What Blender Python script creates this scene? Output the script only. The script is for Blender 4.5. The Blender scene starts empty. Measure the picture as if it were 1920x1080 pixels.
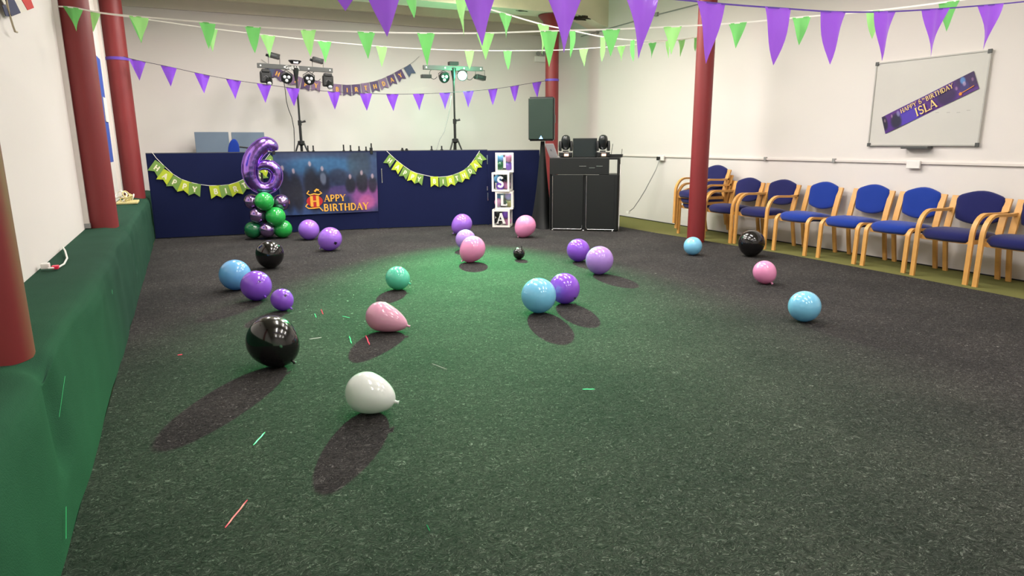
import bpy, bmesh, math, random
from mathutils import Vector, Matrix, noise
random.seed(7)
PI = math.pi
S = bpy.context.scene
COL = S.collection

# ------------------------------------------------------------------ camera
F = 1240.0; EYE = 1.35
up_c = Vector((-41, 5622, -1240)).normalized()
dep_c = Vector((-619, 266, 1240)); dep_c = (dep_c - up_c * dep_c.dot(up_c)).normalized()
lat_c = dep_c.cross(up_c)
if lat_c.x < 0: lat_c = -lat_c
R = Matrix((lat_c, dep_c, up_c))                  # world = R @ (right, up, forward)
CAM = Vector((0, 0, EYE))
RIGHT = R @ Vector((1, 0, 0)); UP = R @ Vector((0, 1, 0)); FWD = R @ Vector((0, 0, 1))
cd = bpy.data.cameras.new('camera'); cam = bpy.data.objects.new('camera', cd); COL.objects.link(cam)
cam.matrix_world = Matrix.Translation(CAM) @ Matrix((RIGHT, UP, -FWD)).transposed().to_4x4()
cd.sensor_width = 36; cd.sensor_fit = 'HORIZONTAL'; cd.lens = F * 36 / 1920; cd.clip_start = 0.02
S.camera = cam

def ray(px, py): return R @ Vector(((px - 960) / F, -(py - 540) / F, 1.0))
def onz(px, py, z=0.0): d = ray(px, py); return CAM + d * ((z - EYE) / d.z)
def ony(px, py, y): d = ray(px, py); return CAM + d * (y / d.y)
def onx(px, py, x): d = ray(px, py); return CAM + d * (x / d.x)
def onplane(px, py, a, b):                        # vertical plane through ground points a, b
    n = Vector((b[1] - a[1], -(b[0] - a[0]), 0)); d = ray(px, py)
    return CAM + d * ((Vector((a[0], a[1], 0)) - CAM).dot(n) / d.dot(n))
def depth_of(p): return (Vector(p) - CAM).dot(FWD)

# ------------------------------------------------------------------ world, lamps, exposure
w = bpy.data.worlds.new('world'); S.world = w; w.use_nodes = True
w.node_tree.nodes['Background'].inputs[0].default_value = (1, 0.97, 0.92, 1)
w.node_tree.nodes['Background'].inputs[1].default_value = 0.35
S.view_settings.view_transform = 'Standard'; S.view_settings.look = 'None'
S.view_settings.gamma = 1; S.view_settings.use_curve_mapping = False
S.view_settings.exposure = 0.14
LAMPS = [(x, y, 3.45, e) for y, e in ((-0.4, 13), (2.4, 15), (5.2, 20), (7.7, 25)) for x in (1.7, 3.4, 5.0)] + [(0.6, 9.7, 3.62, 30), (2.7, 9.7, 3.62, 31), (4.3, 9.6, 3.66, 31)]
for (x, y, z, e) in LAMPS:
    for k, dx in enumerate((-0.09, 0.09)):
        ld = bpy.data.lights.new('tube_light', 'AREA'); ld.shape = 'RECTANGLE'
        ld.size = 0.05; ld.size_y = 1.4; ld.energy = e; ld.color = (1.0, 0.95, 0.935)
        lo = bpy.data.objects.new('tube_light', ld); COL.objects.link(lo)
        lo.location = (x + dx, y, z - 0.055)
    ld = bpy.data.lights.new('tube_uplight', 'AREA'); ld.shape = 'RECTANGLE'      # bare tubes light the ceiling too
    ld.size = 0.3; ld.size_y = 1.4; ld.energy = e * 0.75; ld.color = (1.0, 0.95, 0.935)
    lo = bpy.data.objects.new('tube_uplight', ld); COL.objects.link(lo); lo.location = (x, y, z + 0.085); lo.rotation_euler = (PI, 0, 0)
# the green parcan on the right hand light bar
PAR = Vector((4.33, 10.66, 2.46))
ld = bpy.data.lights.new('green_spot', 'SPOT'); ld.energy = 5200; ld.color = (0.10, 1.0, 0.27)
ld.spot_size = math.radians(42); ld.spot_blend = 1.0; ld.shadow_soft_size = 0.05
PAR_AIM = (Vector((2.2, 5.2, 0)) - PAR).normalized()
lo = bpy.data.objects.new('green_spot', ld); COL.objects.link(lo); lo.location = PAR + PAR_AIM * 0.09
lo.rotation_euler = PAR_AIM.to_track_quat('-Z', 'Y').to_euler()
ld = bpy.data.lights.new('green_spill', 'POINT'); ld.energy = 34; ld.color = (0.10, 1.0, 0.45); ld.shadow_soft_size = 0.06  # added point lamp for the green glow around the parcan
lo = bpy.data.objects.new('green_spill', ld); COL.objects.link(lo); lo.location = PAR + PAR_AIM * 0.16

# ------------------------------------------------------------------ materials
def lin(c):
    return tuple((v / 255 / 12.92) if v / 255 <= 0.04045 else ((v / 255 + 0.055) / 1.055) ** 2.4 for v in c)
def mat(name, rgb, rough=0.5, metal=0.0, bump=0.0, bscale=60, vary=0.0, vscale=6, coat=0.0, spec=None, emit=None, trans=0.0, translucent=0.0, sheen=0.0, aniso=None):
    m = bpy.data.materials.new(name); m.use_nodes = True; nt = m.node_tree; N = nt.nodes; L = nt.links
    b = N['Principled BSDF']; c = lin(rgb) + (1,)
    b.inputs['Base Color'].default_value = c; b.inputs['Roughness'].default_value = rough; b.inputs['Metallic'].default_value = metal
    b.inputs['Coat Weight'].default_value = coat
    b.inputs['Sheen Weight'].default_value = sheen
    b.inputs['Transmission Weight'].default_value = trans
    if spec is not None: b.inputs['Specular IOR Level'].default_value = spec
    tc = N.new('ShaderNodeTexCoord')
    nz = N.new('ShaderNodeTexNoise'); nz.inputs['Scale'].default_value = vscale; nz.inputs['Detail'].default_value = 4
    L.new(tc.outputs['Object'], nz.inputs['Vector'])
    mx = N.new('ShaderNodeMixRGB'); mx.blend_type = 'MIX'
    k = max(vary, 0.02)
    mx.inputs[1].default_value = tuple(v * (1 - k) for v in c[:3]) + (1,); mx.inputs[2].default_value = tuple(min(1, v * (1 + k)) for v in c[:3]) + (1,)
    L.new(nz.outputs['Fac'], mx.inputs[0]); L.new(mx.outputs[0], b.inputs['Base Color'])
    if bump:
        n2 = N.new('ShaderNodeTexNoise'); n2.inputs['Scale'].default_value = bscale; n2.inputs['Detail'].default_value = 3
        L.new(tc.outputs['Object'], n2.inputs['Vector'])
        bp = N.new('ShaderNodeBump'); bp.inputs['Strength'].default_value = bump; bp.inputs['Distance'].default_value = 0.01
        L.new(n2.outputs['Fac'], bp.inputs['Height']); L.new(bp.outputs[0], b.inputs['Normal'])
    if emit:
        b.inputs['Emission Color'].default_value = tuple(emit[:3]) + (1,); b.inputs['Emission Strength'].default_value = emit[3]
    if translucent:
        tr = N.new('ShaderNodeBsdfTranslucent'); L.new(mx.outputs[0], tr.inputs['Color'])
        ms = N.new('ShaderNodeMixShader'); ms.inputs[0].default_value = translucent
        L.new(b.outputs[0], ms.inputs[1]); L.new(tr.outputs[0], ms.inputs[2]); L.new(ms.outputs[0], N['Material Output'].inputs[0])
    return m
def print_mat(name, rough=0.45):                  # flat print: colour comes from the sheet's own colour attribute
    m = mat(name, (200, 200, 200), rough, bump=0.05, bscale=30); N = m.node_tree.nodes; L = m.node_tree.links
    a = N.new('ShaderNodeVertexColor'); a.layer_name = 'Col'
    L.new(a.outputs[0], N['Principled BSDF'].inputs['Base Color']); return m

def carpet_mat():
    m = bpy.data.materials.new('charcoal_carpet'); m.use_nodes = True; N = m.node_tree.nodes; L = m.node_tree.links
    b = N['Principled BSDF']; b.inputs['Roughness'].default_value = 0.95; b.inputs['Specular IOR Level'].default_value = 0.15
    tc = N.new('ShaderNodeTexCoord')
    mp = N.new('ShaderNodeMapping'); L.new(tc.outputs['Object'], mp.inputs[0])
    wz = N.new('ShaderNodeTexNoise'); wz.inputs['Scale'].default_value = 14; wz.inputs['Detail'].default_value = 2
    L.new(tc.outputs['Object'], wz.inputs['Vector'])
    ad = N.new('ShaderNodeMixRGB'); ad.blend_type = 'ADD'; ad.inputs[0].default_value = 0.11
    L.new(mp.outputs[0], ad.inputs[1]); L.new(wz.outputs['Color'], ad.inputs[2])
    n1 = N.new('ShaderNodeTexNoise'); n1.inputs['Scale'].default_value = 70; n1.inputs['Detail'].default_value = 3; n1.inputs['Roughness'].default_value = 0.7
    L.new(ad.outputs[0], n1.inputs['Vector'])
    mp2 = N.new('ShaderNodeMapping'); mp2.inputs['Scale'].default_value = (1, 2.3, 1); mp2.inputs['Rotation'].default_value = (0, 0, 0.5)
    L.new(ad.outputs[0], mp2.inputs[0])
    n2 = N.new('ShaderNodeTexNoise'); n2.inputs['Scale'].default_value = 34; n2.inputs['Detail'].default_value = 4; n2.inputs['Roughness'].default_value = 0.75; n2.inputs['Distortion'].default_value = 2.2
    L.new(mp2.outputs[0], n2.inputs['Vector'])
    r1 = N.new('ShaderNodeValToRGB'); r1.color_ramp.elements[0].position = 0.35; r1.color_ramp.elements[0].color = (0.013, 0.0125, 0.012, 1)
    r1.color_ramp.elements[1].position = 0.68; r1.color_ramp.elements[1].color = (0.050, 0.0475, 0.046, 1)
    L.new(n1.outputs['Fac'], r1.inputs[0])
    r2 = N.new('ShaderNodeValToRGB'); r2.color_ramp.elements[0].position = 0.54; r2.color_ramp.elements[0].color = (0, 0, 0, 1)
    r2.color_ramp.elements[1].position = 0.70; r2.color_ramp.elements[1].color = (0.17, 0.165, 0.157, 1)
    L.new(n2.outputs['Fac'], r2.inputs[0])
    a2 = N.new('ShaderNodeMixRGB'); a2.blend_type = 'ADD'; a2.inputs[0].default_value = 1
    L.new(r1.outputs[0], a2.inputs[1]); L.new(r2.outputs[0], a2.inputs[2])
    n3 = N.new('ShaderNodeTexNoise'); n3.inputs['Scale'].default_value = 1.3; n3.inputs['Detail'].default_value = 5
    L.new(tc.outputs['Object'], n3.inputs['Vector'])
    r3 = N.new('ShaderNodeValToRGB'); r3.color_ramp.elements[0].color = (0.8, 0.8, 0.8, 1); r3.color_ramp.elements[1].color = (1.15, 1.12, 1.1, 1)
    r3.color_ramp.elements[0].position = 0.35; r3.color_ramp.elements[1].position = 0.65
    L.new(n3.outputs['Fac'], r3.inputs[0])
    mu = N.new('ShaderNodeMixRGB'); mu.blend_type = 'MULTIPLY'; mu.inputs[0].default_value = 1
    L.new(a2.outputs[0], mu.inputs[1]); L.new(r3.outputs[0], mu.inputs[2]); L.new(mu.outputs[0], b.inputs['Base Color'])
    bp = N.new('ShaderNodeBump'); bp.inputs['Strength'].default_value = 0.8; bp.inputs['Distance'].default_value = 0.006
    L.new(n2.outputs['Fac'], bp.inputs['Height']); L.new(bp.outputs[0], b.inputs['Normal'])
    return m

M = dict(
    wall=mat('painted_wall', (225, 219, 214), 0.7, bump=0.12, bscale=3, vary=0.02, vscale=1.2),
    shade_band=mat('shaded_wall_tone', (214, 206, 192), 0.7, vary=0.04),  # greyer than the wall: carries the shade below the ceiling as colour
    ceiling=mat('stained_ceiling', (226, 219, 198), 0.85, bump=0.3, bscale=8, vary=0.18, vscale=2.5),
    beam=mat('cream_beam_paint', (234, 225, 200), 0.7, bump=0.5, bscale=6, vary=0.10, vscale=3),
    rust=mat('flaked_patch', (58, 46, 36), 0.9, bump=0.5, vary=0.4, vscale=30),
    pipe=mat('white_pipe', (236, 231, 214), 0.4),
    trunk=mat('white_trunking', (222, 214, 208), 0.45),
    olive=mat('olive_carpet', (112, 112, 66), 0.95, bump=0.4, bscale=300, vary=0.10, vscale=60, spec=0.1),
    carpet=carpet_mat(),
    bench=mat('green_bench_cloth', (43, 74, 59), 0.95, bump=0.35, bscale=220, vary=0.2, vscale=4, spec=0.08),
    maroon=mat('maroon_gloss', (126, 38, 40), 0.5, bump=0.05, bscale=20, vary=0.08, vscale=3),
    navy=mat('navy_loop_fabric', (20, 28, 66), 0.9, bump=0.2, bscale=300, vary=0.08, vscale=3, spec=0.2),
    greyblue=mat('grey_blue_board', (112, 128, 145), 0.8, vary=0.04),
    wood=mat('beech_veneer', (214, 160, 88), 0.38, vary=0.12, vscale=14),
    blue_seat=mat('royal_blue_wool', (20, 54, 146), 0.85, bump=0.3, bscale=350, vary=0.06, sheen=0.2, spec=0.2),
    navy_seat=mat('navy_wool', (24, 28, 88), 0.85, bump=0.3, bscale=350, vary=0.06, sheen=0.2, spec=0.2),
    black=mat('black_plastic', (15, 17, 17), 0.45, bump=0.05, bscale=200),
    metal_black=mat('black_metal', (28, 29, 29), 0.35),
    bar=mat('bar_grey_metal', (78, 80, 78), 0.4),
    cloth_black=mat('black_stretch_cloth', (12, 15, 15), 0.75, vary=0.08, vscale=3),
    panel_black=mat('black_facade_fabric', (14, 18, 17), 0.5, vary=0.06),
    silver=mat('silver_metal', (190, 192, 192), 0.25, 0.9),
    laptop=mat('laptop_aluminium', (176, 174, 174), 0.4, 0.1),
    screen=mat('dark_screen', (34, 42, 43), 0.25),
    lens=mat('glass_lens', (235, 238, 240), 0.08, 0.2),
    warm=mat('warm_reflection_plate', (240, 180, 150), 0.3, emit=(1, 0.6, 0.42, 1.3)),
    green_lamp=mat('lit_green_lens', (120, 255, 190), 0.3, emit=(0.35, 1.0, 0.62, 60)),
    blue_led=mat('blue_badge_led', (120, 180, 255), 0.3, emit=(0.35, 0.6, 1, 1.5)),
    whitepl=mat('white_plastic', (238, 236, 230), 0.4),
    greypl=mat('grey_plastic', (150, 150, 148), 0.5),
    darkcord=mat('dark_string', (70, 62, 74), 0.8),
    white_cord=mat('white_ribbon', (245, 242, 232), 0.7),
    purple_cord=mat('purple_ribbon', (96, 62, 170), 0.5),
    wb=mat('whiteboard_surface', (205, 203, 196), 0.25, vary=0.015),
    alu=mat('brushed_aluminium', (176, 174, 168), 0.4, 0.3),
    box_white=mat('white_card_frame', (250, 244, 234), 0.5),
    clear=None,
    lime=mat('lime_card', (190, 208, 50), 0.6), leafg=mat('leaf_green_card', (120, 158, 72), 0.6),
    cream_ink=mat('cream_lettering', (240, 236, 205), 0.6),
    purple_card=mat('purple_card', (92, 70, 112), 0.6, vary=0.25, vscale=30), slate_card=mat('slate_card', (82, 94, 122), 0.6, vary=0.2, vscale=30),
    palegold=mat('pale_gold_print', (246, 212, 128), 0.45),
    gold=mat('gold_print', (240, 178, 66), 0.45, vary=0.15, vscale=30), red_print=mat('red_print', (190, 36, 40), 0.5),
    orange=mat('orange_print', (224, 140, 40), 0.5, vary=0.2, vscale=40),
    green_pen=mat('green_pennant', (120, 205, 112), 0.5, vary=0.05, translucent=0.45),
    green_pen2=mat('pale_green_pennant', (160, 224, 134), 0.5, vary=0.05, translucent=0.45),
    purple_pen=mat('purple_pennant', (128, 66, 205), 0.28, bump=0.5, bscale=14, vary=0.10, vscale=8, translucent=0.25, coat=0.3),
    purple_pen2=mat('bright_purple_pennant', (166, 94, 238), 0.3, bump=0.35, bscale=9, vary=0.05, vscale=8, translucent=0.3, coat=0.3),
    foil=mat('purple_foil', (172, 128, 232), 0.2, 1.0, bump=0.12, bscale=18),
    chrome_purple=mat('chrome_purple_latex', (172, 142, 196), 0.16, 0.95),
    ink=mat('black_ink', (24, 20, 30), 0.5),
    red=mat('red_cloth', (200, 36, 30), 0.8), navyc=mat('navy_cloth', (42, 46, 84), 0.8), whitec=mat('white_cloth', (226, 220, 208), 0.8),
    rope=mat('hemp_rope', (190, 176, 150), 0.9), poster_blue=mat('blue_felt', (42, 72, 158), 0.85, vary=0.05),
    laser_tag_r=mat('laser_streak_and_tag_red', (240, 44, 84), 0.35), laser_g=mat('laser_streak_green', (70, 226, 150), 0.35), tinsel_w=mat('pale_scraps', (176, 178, 170), 0.6),  # red and green carry laser light as colour; red also colours a tag
    yellowpl=mat('yellowed_plastic', (214, 200, 140), 0.5, vary=0.3, vscale=60),
    tubecase=mat('light_fitting_white', (230, 228, 220), 0.5),
)
cm = bpy.data.materials.new('clear_acetate'); cm.use_nodes = True; N = cm.node_tree.nodes
t_ = N.new('ShaderNodeBsdfTransparent'); t_.inputs[0].default_value = (0.93, 0.95, 0.96, 1); g_ = N.new('ShaderNodeBsdfGlossy'); g_.inputs['Roughness'].default_value = 0.08
mx_ = N.new('ShaderNodeMixShader'); mx_.inputs[0].default_value = 0.06
cm.node_tree.links.new(t_.outputs[0], mx_.inputs[1]); cm.node_tree.links.new(g_.outputs[0], mx_.inputs[2]); cm.node_tree.links.new(mx_.outputs[0], N['Material Output'].inputs[0])
M['clear'] = cm
def latex(name, rgb, tr=0.12): return mat(name, rgb, 0.16, coat=0.6, vary=0.02, translucent=tr)
BAL = dict(purple=latex('purple_latex', (172, 118, 236)), violet=latex('deep_violet_latex', (158, 96, 232)), lilac=latex('lilac_latex', (196, 154, 240)),
           pink=latex('pink_latex', (248, 160, 206)), palepink=latex('pale_pink_latex', (240, 176, 204)), black=latex('black_latex', (14, 12, 13), 0.0),
           blue=latex('sky_blue_latex', (124, 194, 246)), cyan=latex('light_blue_latex', (138, 214, 248)), mint=latex('mint_latex', (108, 220, 188)),
           white=latex('white_latex', (246, 248, 246)), green=latex('green_latex', (46, 178, 78)), darkgreen=latex('dark_green_latex', (24, 104, 62), 0.05),
           yellow=latex('yellow_latex', (224, 208, 128)))

# ------------------------------------------------------------------ mesh helpers
class MB:
    def __init__(s): s.bm = bmesh.new()
    def box(s, a, b, bev=0.0, mtx=None):
        v = [s.bm.verts.new((x, y, z)) for x in (a[0], b[0]) for y in (a[1], b[1]) for z in (a[2], b[2])]
        fs = [s.bm.faces.new([v[i] for i in q]) for q in ((0, 1, 3, 2), (4, 6, 7, 5), (0, 4, 5, 1), (2, 3, 7, 6), (0, 2, 6, 4), (1, 5, 7, 3))]
        if bev:
            es = list({e for f in fs for e in f.edges})
            r = bmesh.ops.bevel(s.bm, geom=es, offset=bev, segments=3, profile=0.6, affect='EDGES')
            v = list({q for f in r['faces'] for q in f.verts} | {q for q in v if q.is_valid})
        if mtx is not None:
            for q in v: q.co = mtx @ q.co
        return s
    def prism(s, pts, d):                         # closed 3-D outline pushed along d
        d = Vector(d); a = [s.bm.verts.new(p) for p in pts]; b = [s.bm.verts.new(Vector(p) + d) for p in pts]; n = len(a)
        s.bm.faces.new(a[::-1]); s.bm.faces.new(b)
        for i in range(n): s.bm.faces.new((a[i], a[(i + 1) % n], b[(i + 1) % n], b[i]))
        return s
    def tube(s, pts, r, n=8, cap=True):
        pts = [Vector(p) for p in pts]; m = len(pts); rs = r if isinstance(r, (list, tuple)) else [r] * m
        rings = []; prev = None
        for i, p in enumerate(pts):
            t = (pts[min(i + 1, m - 1)] - pts[max(i - 1, 0)]).normalized()
            if prev is None: u = t.orthogonal().normalized()
            else:
                u = prev - t * prev.dot(t); u = u.normalized() if u.length > 1e-6 else t.orthogonal().normalized()
            prev = u; v = t.cross(u)
            rings.append([s.bm.verts.new(p + (u * math.cos(a) + v * math.sin(a)) * rs[i]) for a in [2 * PI * k / n for k in range(n)]])
        for i in range(m - 1):
            for k in range(n): s.bm.faces.new((rings[i][k], rings[i][(k + 1) % n], rings[i + 1][(k + 1) % n], rings[i + 1][k]))
        if cap: s.bm.faces.new(rings[0][::-1]); s.bm.faces.new(rings[-1])
        return s
    def lathe(s, prof, n=16, mtx=None):           # prof: (radius, z)
        mtx = mtx or Matrix.Identity(4); rings = []
        for (r, z) in prof:
            if r < 1e-5: rings.append([s.bm.verts.new(mtx @ Vector((0, 0, z)))])
            else: rings.append([s.bm.verts.new(mtx @ Vector((r * math.cos(2 * PI * k / n), r * math.sin(2 * PI * k / n), z))) for k in range(n)])
        for a, b in zip(rings, rings[1:]):
            for k in range(n):
                q = [a[k % len(a)], a[(k + 1) % len(a)], b[(k + 1) % len(b)], b[k % len(b)]]
                u = []
                for e in q:
                    if e not in u: u.append(e)
                if len(u) > 2: s.bm.faces.new(u)
        if len(rings[0]) > 1: s.bm.faces.new(rings[0][::-1])
        if len(rings[-1]) > 1: s.bm.faces.new(rings[-1])
        return s
    def plank(s, path, x, w, t):                  # path in (y,z); rectangular section w across x, t in the plane
        P = [Vector((0, a, b)) for a, b in path]; m = len(P); rings = []
        for i, p in enumerate(P):
            tg = (P[min(i + 1, m - 1)] - P[max(i - 1, 0)]).normalized(); nn = Vector((0, -tg.z, tg.y))
            rings.append([s.bm.verts.new(p + Vector((x + sx * w / 2, 0, 0)) + nn * sn * t / 2) for sx, sn in ((-1, -1), (1, -1), (1, 1), (-1, 1))])
        for i in range(m - 1):
            for k in range(4): s.bm.faces.new((rings[i][k], rings[i][(k + 1) % 4], rings[i + 1][(k + 1) % 4], rings[i + 1][k]))
        s.bm.faces.new(rings[0][::-1]); s.bm.faces.new(rings[-1]); return s
    def pad(s, outline, t, xf):                   # stuffed cushion over a convex outline
        n = len(outline); cx = sum(p[0] for p in outline) / n; cy = sum(p[1] for p in outline) / n; rings = []
        for k, z in ((0.80, -0.5), (0.96, -0.46), (1.0, -0.15), (1.0, 0.15), (0.955, 0.38), (0.86, 0.5), (0.6, 0.60), (0.3, 0.64)):
            rings.append([s.bm.verts.new(xf(cx + (p[0] - cx) * k, cy + (p[1] - cy) * k, z * t)) for p in outline])
        for a, b in zip(rings, rings[1:]):
            for k in range(n): s.bm.faces.new((a[k], a[(k + 1) % n], b[(k + 1) % n], b[k]))
        s.bm.faces.new(rings[0][::-1]); c = s.bm.verts.new(xf(cx, cy, 0.65 * t))
        for k in range(n): s.bm.faces.new((rings[-1][k], rings[-1][(k + 1) % n], c))
        return s
    def grid(s, f, nu, nv, col=None):
        V = [[s.bm.verts.new(f(i / nu, j / nv)) for i in range(nu + 1)] for j in range(nv + 1)]
        for j in range(nv):
            for i in range(nu): s.bm.faces.new((V[j][i], V[j][i + 1], V[j + 1][i + 1], V[j + 1][i]))
        s.cols = [col(i / nu, j / nv) for j in range(nv + 1) for i in range(nu + 1)] if col else None
        return s
    def build(s, name, m, parent=None, world=False, smooth=False, label=None, matlist=None):
        bm = s.bm
        if world and parent is not None:
            r = parent
            while r.parent: r = r.parent
            inv = (Matrix.Translation(r.location) @ r.rotation_euler.to_matrix().to_4x4()).inverted()
            bmesh.ops.transform(bm, matrix=inv, verts=bm.verts)
        bmesh.ops.recalc_face_normals(bm, faces=bm.faces)
        me = bpy.data.meshes.new(name); bm.to_mesh(me); bm.free()
        cols = getattr(s, 'cols', None)
        if cols:
            at = me.color_attributes.new('Col', 'FLOAT_COLOR', 'POINT')
            for i, c in enumerate(cols): at.data[i].color = tuple(lin(c)) + (1,)
        if smooth:
            for p in me.polygons: p.use_smooth = True
            if smooth == 'auto': me.set_sharp_from_angle(angle=math.radians(38))
        me.materials.append(m)
        o = bpy.data.objects.new(name, me); COL.objects.link(o)
        if parent is not None: o.parent = parent
        if label: o['label'] = label
        return o
def thing(name, label, cat, loc=(0, 0, 0), rotz=0.0, group=None):
    o = bpy.data.objects.new(name, None); COL.objects.link(o); o.empty_display_size = 0.1
    o.location = loc; o.rotation_euler = (0, 0, rotz); o['label'] = label; o['category'] = cat
    if group: o['group'] = group
    return o
def tag(o, label, cat, group=None):
    o['label'] = label; o['category'] = cat
    if group: o['group'] = group
    return o
def struct(o): o['kind'] = 'structure'; return o
def lerp(a, b, t): return a + (b - a) * t
def frame_m(origin, xax, yax):                    # matrix with local x, y axes given, z = x cross y
    x = Vector(xax).normalized(); y = Vector(yax); y = (y - x * y.dot(x)).normalized(); z = x.cross(y)
    return Matrix.Translation(origin) @ Matrix((x, y, z)).transposed().to_4x4()
def arc(cx, cy, rx, ry, a0, a1, n=8): return [(cx + rx * math.cos(math.radians(lerp(a0, a1, k / n))), cy + ry * math.sin(math.radians(lerp(a0, a1, k / n)))) for k in range(n + 1)]
# letters as strokes, unit height. (points, thick?) and serif feet
GL = {
 'H': (.78, [([(.12, 0), (.12, 1)], 1), ([(.66, 0), (.66, 1)], 1), ([(.12, .5), (.66, .5)], 0)], [(.12, 0), (.12, 1), (.66, 0), (.66, 1)]),
 'A': (.78, [([(.04, 0), (.38, 1)], 0), ([(.36, 1), (.72, 0)], 1), ([(.16, .33), (.6, .33)], 0)], [(.04, 0), (.72, 0)]),
 'P': (.64, [([(.12, 0), (.12, 1)], 1), ([(.12, .95), (.3, .95)] + arc(.32, .7, .24, .25, 90, -90) + [(.12, .45)], .6)], [(.12, 0)]),
 'Y': (.74, [([(.04, 1), (.36, .48)], 1), ([(.7, 1), (.38, .48)], 0), ([(.37, .5), (.37, 0)], 1)], [(.04, 1), (.7, 1), (.37, 0)]),
 'B': (.66, [([(.12, 0), (.12, 1)], 1), ([(.12, .95), (.3, .95)] + arc(.3, .74, .22, .21, 90, -90) + [(.12, .53)], .6), ([(.12, .53), (.32, .53)] + arc(.32, .29, .25, .24, 90, -90) + [(.12, .05)], .6)], []),
 'I': (.34, [([(.17, 0), (.17, 1)], 1)], [(.17, 0), (.17, 1)]),
 'R': (.72, [([(.12, 0), (.12, 1)], 1), ([(.12, .95), (.3, .95)] + arc(.32, .72, .23, .23, 90, -90) + [(.12, .49)], .6), ([(.34, .5), (.66, 0)], 1)], [(.12, 0), (.66, 0)]),
 'T': (.70, [([(.35, 0), (.35, 1)], 1), ([(0.02, .95), (.68, .95)], .4)], [(.35, 0)]),
 'D': (.76, [([(.12, 0), (.12, 1)], 1), ([(.12, .95), (.28, .95)] + arc(.3, .5, .36, .45, 90, -90, 12) + [(.12, .05)], .6)], []),
 'S': (.62, [(arc(.31, .73, .21, .22, 20, 250, 9) + arc(.31, .27, .22, .22, 70, -160, 9), .75)], []),
 'L': (.62, [([(.12, 0), (.12, 1)], 1), ([(.12, .05), (.58, .05)], .3), ([(.56, .02), (.56, .2)], 0)], [(.12, 0), (.12, 1)]),
 '6': (.62, [(arc(.5, .4, .42, .56, 100, 180, 7) + arc(.31, .27, .23, .24, 180, 540, 14), .7)], []),
 ' ': (.4, [], []),
}
def stroke(mb, mtx, pts, w, th):
    P = [Vector((p[0], p[1], 0)) for p in pts]; m = len(P); top = []; bot = []
    for i, p in enumerate(P):
        t = (P[min(i + 1, m - 1)] - P[max(i - 1, 0)]).normalized(); n = Vector((-t.y, t.x, 0)) * w / 2
        top.append([mb.bm.verts.new(mtx @ (p + n + Vector((0, 0, th)))), mb.bm.verts.new(mtx @ (p - n + Vector((0, 0, th))))])
        bot.append([mb.bm.verts.new(mtx @ (p + n)), mb.bm.verts.new(mtx @ (p - n))])
    for i in range(m - 1):
        a, b, c, d = top[i], top[i + 1], bot[i], bot[i + 1]
        mb.bm.faces.new((a[0], a[1], b[1], b[0])); mb.bm.faces.new((c[0], d[0], d[1], c[1]))
        mb.bm.faces.new((a[0], b[0], d[0], c[0])); mb.bm.faces.new((a[1], c[1], d[1], b[1]))
    mb.bm.faces.new((top[0][0], bot[0][0], bot[0][1], top[0][1])); mb.bm.faces.new((top[-1][0], top[-1][1], bot[-1][1], bot[-1][0]))
def text(mb, mtx, s, h, serif=True, thick=.17, thin=.075, th=0.0015, gap=.08, center=True, squeeze=1.0):
    W = sum(GL[c][0] + gap for c in s) - gap; x = -W / 2 if center else 0
    for c in s:
        gw, st, sf = GL[c]
        L = mtx @ Matrix.Diagonal((h * squeeze, h, 1, 1)) @ Matrix.Translation((x, 0, 0))
        for k, (p, f) in enumerate(st): stroke(mb, L, p, lerp(thin, thick, f), th * (1 + .1 * k))
        if serif:
            for k, (fx, fy) in enumerate(sf): stroke(mb, L, [(fx - .13, abs(fy - .03)), (fx + .13, abs(fy - .03))], .06, th * 1.35)
        x += gw + gap

# ------------------------------------------------------------------ setting
XL, XR, YB, YF, ZC = -0.85, 7.18, 12.5, -2.2, 3.86
struct(MB().box((XL - .1, YF - .1, -.1), (XR + .1, YB + .1, 0)).build('floor', M['olive']))
struct(MB().box((XL - .2, YF, 0), (XL, YB + .1, ZC)).build('wall_left', M['wall']))
struct(MB().box((XR, YF, 0), (XR + .2, YB + .1, ZC)).build('wall_right', M['wall']))
struct(MB().box((XL - .2, YB, 0), (XR + .2, YB + .2, ZC)).build('wall_back', M['wall']))
struct(MB().box((XL - .2, YF - .2, 0), (XR + .2, YF, ZC)).build('wall_front', M['wall']))
struct(MB().box((XL - .2, YF - .2, ZC), (XR + .2, YB + .2, ZC + .1)).build('ceiling', M['ceiling']))
struct(MB().box((XL, YB - .05, 3.455), (XR, YB, 3.63)).build('trim_1', M['shade_band']))  # strip with the upper wall's shade put into its colour
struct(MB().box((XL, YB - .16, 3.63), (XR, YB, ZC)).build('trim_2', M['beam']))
struct(MB().box((XR - .012, YF, 0), (XR, YB, .012)).build('baseboard_right', M['black']))
# charcoal carpet: a loose-laid slab with a wandering right edge
edge = [(6.33, YF), (6.30, 1.2), (6.33, 3.02), (6.39, 4.10), (6.41, 5.58), (6.36, 6.4), (6.31, 7.15), (6.24, 7.9), (6.22, 8.77), (6.2, 9.6), (6.2, YB)]
cp = MB(); cp.prism([(-.485, YF, .001)] + [(x, y, .001) for x, y in edge] + [(-.485, YB, .001)], (0, 0, .009))
struct(cp.build('floor_carpet', M['carpet'])); bpy.data.objects['floor_carpet'].name = 'trim_3'

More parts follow.
